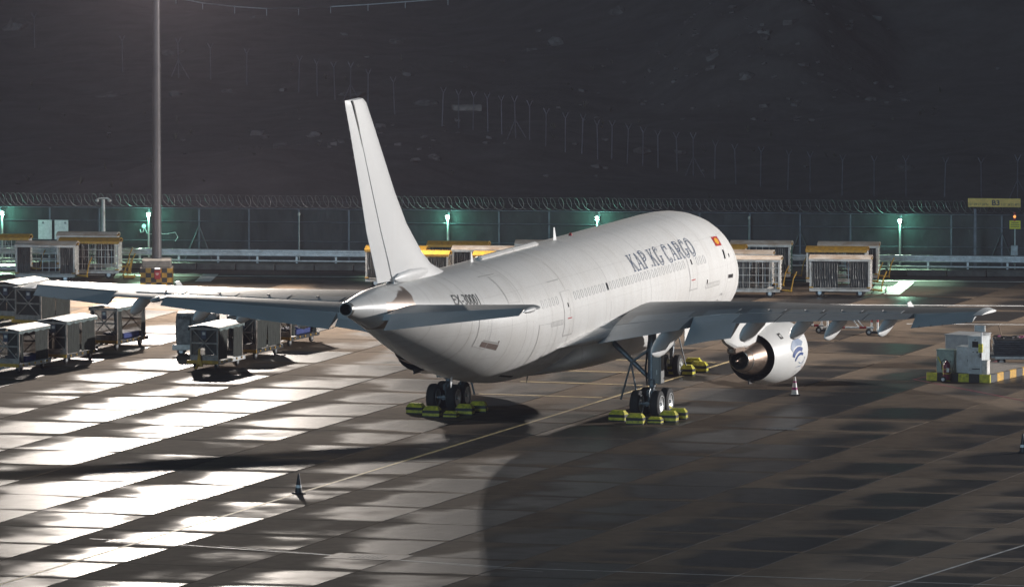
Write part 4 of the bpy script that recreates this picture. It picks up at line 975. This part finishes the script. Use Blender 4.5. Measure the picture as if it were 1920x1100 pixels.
# ------------------------------------------------------------------ covered cargo carts of the back rows
def small_wheel(parent, loc, r=.2, w=.12):
    return MB().lathe([(-w/2,r*.5),(-w/2,r*.85),(-w*.3,r),(w*.3,r),(w/2,r*.85),(w/2,r*.5)], loc, 'Y', 18, 0).lathe([(-w*.5,r*.5),(-w*.52,.02)], loc, 'Y', 14, 1).lathe([(w*.5,r*.5),(w*.52,.02)], loc, 'Y', 14, 1).build('wheel', ['tyre','rim'], parent, smooth=35)
def covered_cart(px0, px1, py, roof, label, style=0, rz=None, bar=True):
    p0, p1 = G(px0, py), G(px1, py+.011*(px1-px0)); L_ = 3.0; W = 1.5; H = 1.95
    rz = krz if rz is None else rz
    t = thing('cargo_cart', label, 'cart', (p0+p1)/2+Vector((0,.4,0)), rz, 'covered cargo carts parked in rows')
    fm = 'white_metal' if roof == 'white' else 'grey_metal'
    x, y = L_/2, W/2
    MB().box((0,0,.40),(L_,W,.10),0,bev=.02).box((0,-y+.03,.36),(L_,.06,.16)).box((0,y-.03,.36),(L_,.06,.16)).build('deck', 'white_metal', t)
    for sx in (-1,1):
        for sy in (-1,1):
            small_wheel(t, (sx*(x-.5), sy*(y-.15), .2))
            MB().box((sx*(x-.05), sy*(y-.05), 1.12),(.09,.09,1.36)).build('corner_post', 'white_metal', t)
            MB().box((sx*(x-.08), sy*(y-.08), 1.80),(.18,.18,.09),bev=.02).build('corner_cap', 'yellow_paint', t)
            MB().box((sx*(x-.08), sy*(y-.08), .47),(.20,.20,.07),bev=.02).build('corner_cap', 'yellow_paint', t)
    rm = 'cart_roof_white' if roof == 'white' else 'yellow_paint'
    rs = []
    for k in range(9):
        yy = -y-.04+(W+.08)*k/8; z = 1.84+.14*sin(pi*k/8); rs.append([(-x-.04,yy,z),(x+.04,yy,z),(x+.04,yy,z+.05),(-x-.04,yy,z+.05)])
    r = MB().rings(rs).build('roof', rm, t, smooth=40)
    MB().box((0,-y-.03,1.82),(L_+.06,.05,.10)).box((0,y+.03,1.82),(L_+.06,.05,.10)).build('roof_edge', 'white_metal' if roof == 'white' else 'yellow_paint', r)
    for sx in (-1,1):                     # corrugated end panels
        e = MB().box((sx*(x-.03),0,1.12),(.03,W-.22,1.34))
        for q in range(6): e.box((sx*(x-.005),0,.60+.21*q),(.04,W-.22,.07),bev=.012)
        e.build('end_panel', 'white_metal', t)
    # rear side: mesh of bars, front side: gathered plastic curtains
    g = MB()
    for q in range(9): g.box((-x+.2+(L_-.4)*q/8, y-.05, 1.12),(.025,.025,1.34))
    for q in range(4): g.box((0, y-.03, .62+.36*q),(L_-.2,.02,.025))
    g.build('side_grid', 'galvanised', t)
    def curtain(xa, xb):
        n = int((xb-xa)*22)+4; rr = []
        for z in (.47,.9,1.4,1.8):
            rr.append([(lerp(xa,xb,k/n), -y+.06+.045*sin(k*2.1+z*2)+.03*noise.noise(Vector((k*.4,z*2,px0))), z) for k in range(n+1)])
        MB().rings(rr, cap0=False, cap1=False, closed_ring=False).build('curtain', 'plastic_sheet', t, smooth=60)
    if style == 0: curtain(-x+.1, -x+.75); curtain(x-.75, x-.1)
    elif style == 1: curtain(-x+.1, -.1); curtain(x-1.0, x-.1)
    else:
        g = MB()
        for q in range(9): g.box((-x+.2+(L_-.4)*q/8, -y+.03, 1.12),(.03,.03,1.34))
        for q in range(3): g.box((0, -y+.01, .75+.36*q),(L_-.2,.025,.03))
        g.build('side_grid', 'white_metal', t); curtain(-x+.1, -x+1.5)
    if bar:
        MB().tube([(x+.02,0,.32),(x+.55,-.1,.28)], .05, 8).tube([(x+.5,-.08,.28),(x+.62,-.12,.9),(x+.78,-.12,1.25)], .03, 8).build('tow_bar', 'yellow_paint', t, smooth=40)
    return t
mat('cart_roof_white', (.60,.54,.48), .5, var=.25, scale=1.4, dirt=(.36,.24,.15))
for a in ((-58,60,514,'yellow','yellow-roofed cargo cart cut off by the left edge',2),
          (30,146,528,'white','white-roofed cargo cart in front of the left rear row',0),
          (108,222,510,'white','white-roofed cargo cart rearmost of the left rear row',1),
          (113,226,521,'yellow','yellow-roofed cargo cart with grid sides left of the mast',2),
          (688,800,537,'yellow','yellow-roofed cargo cart showing left of the tail fin',1),
          (805,915,528,'yellow','yellow-roofed cargo cart under the green lamp right of the fin',1),
          (732,842,546,'yellow','yellow-roofed cargo cart close against the right edge of the fin',1),
          (848,965,537,'white','white-roofed cargo cart behind the rear fuselage',1),
          (890,1003,548,'yellow','yellow-roofed cargo cart just above the fuselage spine',1),
          (967,1082,526,'white','white-roofed cargo cart rearmost behind the fuselage',1),
          (1370,1486,527,'white','rust-stained cargo cart rearmost beside the airplane nose',0),
          (1286,1398,534,'yellow','yellow-roofed cargo cart mostly hidden by the nose',1),
          (1338,1449,545,'white','white-roofed cargo cart second from the front beside the nose',1),
          (1350,1466,556,'white','white-roofed cargo cart with grid side foremost beside the nose',2),
          (1534,1650,529,'white','white-roofed cargo cart rearmost of the right hand three',0),
          (1513,1628,538,'yellow','yellow-roofed cargo cart between two white-roofed ones at right',1),
          (1518,1636,555,'white','white-roofed cargo cart foremost of the right hand three',1)):
    covered_cart(*a)
# loose yellow tow bar stand beside the mast
t = thing('tow_bar_stand', 'yellow folded tow bar standing between the carts and the mast', 'tow bar', G(240, 521), .2)
MB().tube([(-.25,0,.12),(.05,0,.95)], .03, 8).tube([(0,.1,.12),(.2,.1,.95),(.05,.05,1.0)], .03, 8).build('bar', 'yellow_paint', t, smooth=40); MB().box((.05,0,.08),(.6,.4,.14),bev=.04).build('foot', 'yellow_paint', t)

# ------------------------------------------------------------------ canopied baggage carts in front
def canopy_cart(px, py, label, yaw=.42, curtains=((0,.30),(.62,1.0)), load=False, lever=False, deck='dark', Lc=3.1):
    """near-right ground corner at pixel (px,py); the long axis runs away from the camera by yaw"""
    W, H = 1.42, 2.10; c = G(px, py)
    ax = Vector((sin(yaw), cos(yaw), 0)); rt = Vector((cos(yaw), -sin(yaw), 0))
    t = thing('baggage_cart', label, 'cart', c+ax*(Lc/2)-rt*(W/2), pi/2-yaw, 'canopied baggage carts')      # local +x away, +y left
    x, y = Lc/2, W/2; fm = 'cart_frame'
    dm = 'galvanised' if deck == 'light' else 'dark_metal'
    MB().box((0,0,.42),(Lc+.25,W+.06,.09),bev=.015).box((0,-y-.02,.37),(Lc+.35,.07,.16)).box((0,y+.02,.37),(Lc+.35,.07,.16)).build('deck', dm, t)
    MB().box((-x-.17,0,.40),(.08,W+.16,.16),bev=.015).build('bumper', 'yellow_paint', t)
    for k in range(5): MB().box((-x+.3+k*.62,-y-.07,.40),(.09,.05,.09)).build('deck_stop', 'yellow_paint', t)
    for sx in (-1,1):
        for sy in (-1,1):
            small_wheel(t, (sx*(x-.28), sy*(y-.18), .19), .19, .11)
            MB().box((sx*(x-.28), sy*(y-.18), .32),(.08,.16,.14)).build('wheel_bracket', 'galvanised', t)
            MB().box((sx*(x-.05), sy*(y-.04), 1.22),(.08,.08,1.54)).build('corner_post', fm, t)
    for sx in (-1,1):
        fr = MB().box((sx*(x-.05),0,1.93),(.07,W-.1,.10)).box((sx*(x-.05),0,.58),(.07,W-.1,.24))
        for s in (-1,1): fr.tube([(sx*(x-.04),-s*(y-.1),.66),(sx*(x-.04),s*(y-.1),1.9)], .028, 6)
        fr.box((sx*(x-.055),0,1.26),(.05,W-.16,.07)); e = fr.build('end_frame', fm, t)
        MB().box((sx*(x-.10),0,1.28),(.012,W-.14,1.32)).build('end_screen', 'cart_screen', e)
        if sx < 0:
            MB().box((-x-.005,-.02 if px < 300 else .0,1.66),(.012,.26,.40)).build('placard', 'placard_dark', e)
            MB().box((-x-.014,-.02 if px < 300 else .0,1.72),(.006,.15,.13)).build('placard_mark', 'canvas_white', e)
    rs = []
    for k in range(9):
        yy = -y-.06+(W+.12)*k/8; z = 1.99+.11*(1-abs(k-4)/4)
        rs.append([(-x-.10,yy,z),(x+.10,yy,z),(x+.10,yy,z+.035),(-x-.10,yy,z+.035)])
    r = MB().rings(rs).build('canopy_roof', 'canvas_white', t, smooth=40)
    va = MB(); n = 30
    for s in (-1,1):
        va.rings([[(lerp(-x-.08,x+.08,k/n), s*(y+.045+.02*sin(k*1.7)), zz-(.03*sin(k*.9+s) if zz < 1.9 else 0)) for k in range(n+1)] for zz in (1.86,2.0)], cap0=False, cap1=False, closed_ring=False)
    va.build('valance', 'canvas_teal', r, smooth=60)
    for s in (-1,1):
        for a, b in curtains:
            n = 18; xa, xb = lerp(-x+.08,x-.08,a), lerp(-x+.08,x-.08,b)
            MB().rings([[(lerp(xa,xb,k/n), s*(y+.01)+.05*noise.noise(Vector((k*.55,z*.8,px+s))) , z) for k in range(n+1)] for z in (.50,.75,1.0,1.3,1.6,1.95)], cap0=False, cap1=False, closed_ring=False).build('curtain', 'canvas_dark', t, smooth=60)
    if load: MB().box((.35,0,.60),(1.7,1.1,.26),bev=.03).build('cargo_mat', 'blue_crate', t)
    if lever:
        MB().tube([(-x-.2,.15,.30),(-x-.75,.12,.16)], .05, 8).build('tow_arm', 'yellow_paint', t, smooth=40)
        MB().rings([[(-x-.24,.10,1.02),(-x-.24,.18,1.02),(-x-.20,.18,1.02),(-x-.20,.10,1.02)],[(-x-.26,.06,.55),(-x-.26,.22,.55),(-x-.22,.22,.55),(-x-.22,.06,.55)],[(-x-.34,-.08,.20),(-x-.34,.26,.20),(-x-.26,.26,.20),(-x-.26,-.08,.20)]]).build('brake_lever', 'yellow_paint', t)
    else: MB().tube([(-x-.2,0,.32),(-x-1.0,0,.24),(-x-1.15,0,.26)], .04, 8).tube([(-x-.2,.3,.32),(-x-.9,0,.25)], .03, 6).tube([(-x-.2,-.3,.32),(-x-.9,0,.25)], .03, 6).build('tow_arm', 'galvanised' if deck == 'light' else 'dark_metal', t, smooth=40)
    return t
mat('cart_frame', (.34,.29,.255), .55, .3, var=.3, scale=4); mat('placard_dark', (.04,.045,.07), .5, var=0); mat('canvas_teal', (.16,.22,.22), .5, var=.3, scale=5)
def screen_mat():                           # see-through netting on the cart ends
    m = bpy.data.materials.new('cart_screen'); m.use_nodes = True; nt = m.node_tree; b = nt.nodes['Principled BSDF']
    b.inputs['Base Color'].default_value = (.045,.036,.03,1); b.inputs['Roughness'].default_value = .6; b.inputs['Alpha'].default_value = .62
    MATS['cart_screen'] = m
screen_mat()
canopy_cart(36, 701, 'nearest baggage cart at the left edge with one side curtain drawn back', curtains=((.0,.12),(.55,1.0)), load=True, deck='light')
canopy_cart(125, 683, 'baggage cart with two dark side curtains second in the left train', curtains=((0,.44),(.52,1.0)))
canopy_cart(220, 657, 'open-sided baggage cart at the front of the left train under the wing', curtains=((0,.14),(.86,1.0)), load=True)
canopy_cart(409, 695, 'white-roofed baggage cart with an upright yellow lever on its end', yaw=.36, curtains=((0,.36),(.62,1.0)), lever=True, deck='light')
canopy_cart(481, 674, 'baggage cart with closed green curtains behind the yellow lever cart', yaw=.36, curtains=((0,.42),(.46,1.0)))
canopy_cart(545, 650, 'open baggage cart with blue load half hidden below the stabilizer', yaw=.40, curtains=((0,.14),(.9,1.0)), load=True)
canopy_cart(77, 619, 'brown framed baggage cart with full dark curtains behind the left train', yaw=.44, curtains=((0,.48),(.5,1.0)))
canopy_cart(34, 611, 'baggage cart half out of frame at the far left behind the others', yaw=.44, curtains=((.05,.5),(.5,1.0)))
# tarpaulin cart standing across
t = thing('tarpaulin_cart', 'grey tarpaulin covered cart with faded lettering beside the yellow lever cart', 'cart', G(371, 664), -.05)
MB().box((0,0,.44),(2.0,1.5,.10)).build('deck', 'dark_metal', t)
rs = []
for z, d in ((.52,.0),(.9,.02),(1.4,.03),(1.85,.0),(2.0,-.04),(2.04,-.25)):
    ring = []
    for k in range(40):
        a = 2*pi*k/40; cx = math.copysign(min(1, abs(cos(a))*1.35), cos(a)); cy = math.copysign(min(1, abs(sin(a))*1.35), sin(a))
        ring.append(((.98+d)*cx+.03*noise.noise(Vector((k*.5,z*2,1))), (.72+d)*cy+.03*noise.noise(Vector((k*.5,z*2,7))), z))
    rs.append(ring)
MB().rings(rs).build('tarpaulin', 'canvas_grey', t, smooth=50)
for s in (-1,1):
    for q in (-1,1): small_wheel(t, (s*.75, q*.55, .2))
MB().box((-.55,-.85,.40),(1.2,.10,.26),bev=.02).build('bumper', 'white_metal', t)
vs, fs = text2d('HAS'); MB().add([(-.85+.5*u, -.80, 1.72+.16*v) for u, v in vs], fs).build('lettering', 'soot', t)
for xx in (-.3,.35): MB().box((xx,-.79,1.2),(.05,.03,1.3)).build('strap', 'canvas_dark', t)

# ------------------------------------------------------------------ wheel chocks
def chock_mesh():
    W, D = .78, .48; mb = MB()
    def ring(z, k): return [(sx*(W/2-k), sy*(D/2-k), z) for sx, sy in ((-1,-1),(1,-1),(1,1),(-1,1))]
    lv = [(0,0,1),(.06,0,1),(.065,0,0),(.18,0,0),(.185,0,1),(.31,0,1),(.315,.003,0),(.49,.12,0)]
    for (z0,k0,_), (z1,k1,m) in zip(lv, lv[1:]):
        a, b = ring(z0,k0), ring(z1,k1); mb.rings([a,b], 1 if m else 0, False, False)
    mb.add(ring(.49,.12), [(0,1,2,3)], 0); mb.add(ring(0,0), [(3,2,1,0)], 1); 
    return mb
csrc = chock_mesh().build('wheel_chock', ['lime_paint','black_paint'])
chocks = [(780,776,-.1),(810,782,.05),(846,783,0),(872,778,.04),(897,773,.1),(858,763,0),
          (1160,790,-.1),(1192,796,.05),(1229,794,0),(1254,791,.04),(1272,786,.1),(1244,778,0),
          (1243,700,0),(1264,704,0),(1286,704,.02),(1311,698,.1),(1300,691,.1)]
names = ['port main gear','starboard main gear','nose gear']
pos = {0:['left end','left front','middle under the tyres','right front','right end','rear behind the wheels'],1:['left end','left front','middle under the tyres','right front','right end','rear behind the wheels'],2:['left end','centre left','centre right','right end','rear right']}
for i, (px, py, rz) in enumerate(chocks):
    o = csrc if i == 0 else csrc.copy()
    if i: COL.objects.link(o)
    p = G(px, py)+Vector((0,.25,0)); o.location = p; o.rotation_euler = (0,0,-YAW+rz); o.scale = (.8,.9,.6) if i in (2,8) else (1,1,1)
    g = 0 if i < 6 else 1 if i < 12 else 2; j = i-(0,6,12)[g]
    tag(o, 'yellow and black striped chock at the '+names[g]+', '+pos[g][j], 'chock', 'wheel chocks')

# ------------------------------------------------------------------ cones
mat('cone_white', (.75,.75,.75), .4, var=.1); mat('cone_magenta', (.38,.03,.20), .5, var=.1)
def cone(px, py, label, dark):
    t = thing('traffic_cone', label, 'cone', G(px, py), random.uniform(0,1), 'traffic cones on the apron')
    b = 'black_paint'; r = lambda z: lerp(.17,.035,z/.86)
    MB().box((0,0,.03),(.46,.46,.06),bev=.02).build('base', b, t)
    for z0, z1, m in ((.05,.26,b if dark else 'cone_white'),(.26,.38,'cone_white' if dark else 'cone_magenta'),(.38,.58,b if dark else 'cone_white'),(.58,.67,b if dark else 'cone_magenta'),(.67,.86,b if dark else 'cone_white')):
        MB().lathe([(z0,r(z0)+(.003 if 'white' in m else 0)),(z1,r(z1)+(.003 if 'white' in m else 0))], (0,0,0), 'Z', 18).build('sleeve' if 'white' in m else 'body', m, t, smooth=50)
cone(560, 925, 'dark traffic cone with a pale sleeve on the lead-in line', True)
cone(1490, 741, 'white and magenta banded traffic cone below the engine', False)
cone(1918, 849, 'dark traffic cone with a pale sleeve at the right edge', True)

# ------------------------------------------------------------------ ground power island at the right
u0 = G(1737, 713); u1 = G(1856, 718); d_ = (u1-u0); ub = math.atan2(d_.y, d_.x); UW = math.hypot(d_.x, d_.y)
def isl(name, label, cat, x, y, z=0, rz=0, group=None):
    p = u0+Vector((cos(ub),sin(ub),0))*x+Vector((-sin(ub+.02),cos(ub+.02),0))*y; p.z = z
    return thing(name, label, cat, p, ub+rz, group)
t = isl('island_base', 'low equipment plinth edged in yellow and black blocks', 'plinth', 0, 0)
BD = 6.4; MB().box((UW/2,BD/2,.17),(UW-.1,BD-.1,.34)).build('slab', 'concrete_block', t)
for k in range(6): 
    w = UW/6; MB().box((w*(k+.5) if k not in (0,5) else w*(k+.5),.06,.19),(w,.12,.38),bev=.012).build('edge_block', 'lime_paint' if k in (0,2,5) and k != 2 else ('lime_paint' if k == 3 else 'black_paint'), t)
for k in range(8):
    w = (BD-.12)/8; MB().box((UW-.06,.12+w*(k+.5),.19),(.12,w-.002,.38),bev=.012).build('edge_block', 'yellow_paint' if k % 2 else 'black_paint', t)
    MB().box((.06,.12+w*(k+.5),.19),(.12,w-.002,.38),bev=.012).build('edge_block', 'yellow_paint' if k % 2 else 'black_paint', t)
def cabinet(name, label, x, y, w, d, h, m, z=.34, plinth=True, rz=0, details=None):
    t = isl(name, label, 'cabinet', x, y, z, rz)
    MB().box((0,0,h/2),(w,d,h),bev=.015).build('body', m, t)
    MB().box((0,0,h+.015),(w+.06,d+.06,.05),bev=.012).build('top', m, t)
    MB().box((0,-d/2-.006,h*.5),(w*.86,.014,h*.82)).build('door', m, t)
    MB().box((w*.32,-d/2-.02,h*.5),(.02,.02,.12)).build('handle', 'dark_metal', t)
    MB().box((0,0,.03),(w-.05,d-.04,.06)).build('foot', 'dark_metal', t)
    return t
cabinet('green_cabinet', 'low grey green cabinet at the left end of the island', .68, .9, .86, .5, 1.02, 'cab_green')
cabinet('white_cabinet', 'waist high pale cabinet beside the tall kiosk', 1.55, 1.1, .70, .7, 1.18, 'cab_paint')
k = cabinet('control_kiosk', 'tall pale control kiosk with a dark screen', 2.22, 1.0, .64, 1.1, 1.72, 'cab_paint')
MB().box((0.05,-.57,1.38),(.30,.02,.28),bev=.005).build('screen', 'glass_dark', k); MB().box((.05,-.57,1.60),(.10,.02,.04)).build('slot', 'decal_black', k)
for dx in (-.05,.15): MB().box((dx,-.57,1.02),(.07,.02,.08 if dx > 0 else .03)).build('button', 'decal_black', k)
MB().box((.08,-.57,.24),(.38,.012,.045)).build('maker_strip', 'decal_black', k)
cabinet('transformer_cabinet', 'wide pale transformer cabinet standing behind the kiosk', -1.0, 7.9, 1.6, 1.7, 1.22, 'cab_grey', z=.22)
cabinet('small_cabinet', 'small low box at the right of the kiosk', 2.72, .62, .26, .34, .62, 'white_metal')
t = isl('sign_post', 'grey post with a pale blue panel and a yellow switch box beside the kiosk', 'post', 2.56, .45, .34)
MB().tube([(0,0,0),(0,0,2.0)], .04, 10).build('pole', 'galvanised', t, smooth=50); MB().box((-.08,0,2.12),(.52,.12,.30),bev=.02).build('panel', 'cab_paint', t)
MB().box((0,-.09,1.22),(.20,.14,.40),bev=.02).build('switch_box', 'lime_paint', t); MB().box((0,-.08,.88),(.09,.10,.20)).build('socket', 'black_paint', t)
mat('ext_red', (.13,.006,.03), .35, var=.1)
t = isl('fire_extinguisher', 'dark red wheeled fire extinguisher on a yellow trolley before the island', 'extinguisher', 1.18, -.42, 0, .35)
MB().lathe([(.10,.06),(.14,.15),(.22,.17),(.78,.17),(.90,.13),(.96,.06),(1.02,.05)], (0,0,0), 'Z', 20).build('cylinder', 'ext_red', t, smooth=50); 
t2 = [c for c in t.children]
MB().tube([(-.14,.16,.08),(-.20,.20,.75),(-.42,.24,1.16),(-.42,-.02,1.16),(-.20,-.06,.75)], .022, 6).tube([(.16,.1,.06),(-.16,.2,.06)], .022, 6).lathe([(.40,.185),(.43,.185)], (0,0,0), 'Z', 20).lathe([(.60,.185),(.63,.185)], (0,0,0), 'Z', 20).build('trolley', 'lime_paint', t, smooth=50)
for s in (-.15,.22): small_wheel(t, (-.17, s, .15), .15, .07)
MB().tube([(0,0,1.0),(-.1,-.1,1.08),(-.25,-.1,.95),(-.22,-.12,.6)], .02, 6).build('hose', 'cable_black', t, smooth=50); MB().box((.05,-.172,.58),(.12,.01,.18)).build('label_plate', 'white_paint', t)
# pallets stacked on a low trailer at the right edge
p = G(1893, 692); t = thing('pallet_trailer', 'low trailer at the right edge stacked with dark grey cargo pallets', 'trailer', p+Vector((.9,2.6,0)), -.02)
MB().box((0,0,.42),(3.4,2.3,.12),bev=.02).build('deck', 'grey_metal', t)
for sx in (-1,1):
    for sy in (-1,1): small_wheel(t, (sx*1.2, sy*.9, .2))
MB().box((-.2,-1.2,.40),(2.6,.10,.14),bev=.02).build('step', 'galvanised', t)
for k in range(7):
    o = MB().box((0,0,0),(3.15,2.15,.085),bev=.02).build('cargo_pallet', 'pallet_metal' if 'pallet_metal' in MATS else mat('pallet_metal', (.10,.105,.12), .4, .6, var=.3, scale=3))
    o.location = t.location+Vector((random.uniform(-.03,.03), random.uniform(-.05,.05), .535+.10*k)); tag(o, 'dark metal cargo pallet in the stack on the trailer, number '+('one','two','three','four','five','six','seven')[k]+' from the bottom', 'pallet', 'stacked cargo pallets')
nb = MB().box((0,0,.01),(2.9,2.0,.05),0,bev=.01)
for i in range(26):
    a, b = random.uniform(-1.4,1.4), random.uniform(-.95,.95); nb.box((a,b,.03+random.uniform(0,.06)),(random.uniform(.2,.6),random.uniform(.1,.3),.07), random.choice((0,0,1)), rz=random.uniform(0,3), bev=.02)
o = nb.build('cargo_net', ['black_paint','cloth_magenta']); o.location = t.location+Vector((0,0,1.19)); tag(o, 'crumpled black and magenta cargo netting on top of the pallet stack', 'netting')
o = MB().tube([(0,0,0),(-.16,.1,.62)], .03, 8).build('wooden_pole', 'wood', smooth=50); o.location = t.location+Vector((-1.15,.2,1.19)); tag(o, 'short leaning wooden pole on the pallet stack', 'pole')

# ------------------------------------------------------------------ aircraft tow bars, red and white
def tow(px, py, label, L_):
    t = thing('aircraft_tow_bar', label, 'tow bar', G(px, py), -.02, 'red and white aircraft tow bars')
    MB().box((0,0,.13),(.75,.5,.12),bev=.04).build('skid', 'black_paint', t)
    for s in (-1,1): small_wheel(t, (.28*s,-.2,.15), .15, .1); small_wheel(t, (.28*s,.2,.15), .15, .1)
    n = 7
    for k in range(n): MB().tube([(-L_*k/n-.05,0,.36),(-L_*(k+1)/n-.05,0,.36)], .055, 10).build('bar_section', 'red_paint' if k % 3 == 1 else 'white_paint', t, smooth=50)
    for s in (-.14,.14): MB().tube([(s,0,.18),(s,0,.62)], .045, 8).build('stand_leg', 'white_paint', t, smooth=50); MB().tube([(s,0,.62),(s,0,1.0)], .047, 8).build('stand_leg', 'red_paint', t, smooth=50)
    MB().tube([(-.5,0,.36),(-.95,0,.85)], .035, 8).tube([(-.75,.1,.36),(-1.15,.1,.85)], .035, 8).build('lift_strut', 'white_paint', t, smooth=50); MB().tube([(-.95,0,.85),(-1.15,.1,.85)], .05, 8).build('lift_grip', 'red_paint', t)
tow(1640, 628, 'red and white tow bar on the far apron seen below the wing, right one', 2.4)
tow(1546, 624, 'red and white tow bar on the far apron seen below the wing, left one', 1.6)

# ------------------------------------------------------------------ thin haze added for the glow round the mast lamps
hm = bpy.data.materials.new('glow_haze'); hm.use_nodes = True; nt = hm.node_tree
for n in list(nt.nodes):
    if n.type == 'BSDF_PRINCIPLED': nt.nodes.remove(n)
pv = nt.nodes.new('ShaderNodeVolumePrincipled'); pv.inputs['Color'].default_value = (.92,.80,.92,1); pv.inputs['Density'].default_value = .00014; pv.inputs['Anisotropy'].default_value = 0.1
nt.links.new(pv.outputs[0], nt.nodes['Material Output'].inputs['Volume'])
MATS['glow_haze'] = hm
hz = MB().box((0,100,31), (1300,1700,66)).build('haze', 'glow_haze'); tag(hz, 'thin haze over the apron and the slope, added for the mast glow', 'haze', kind='stuff')
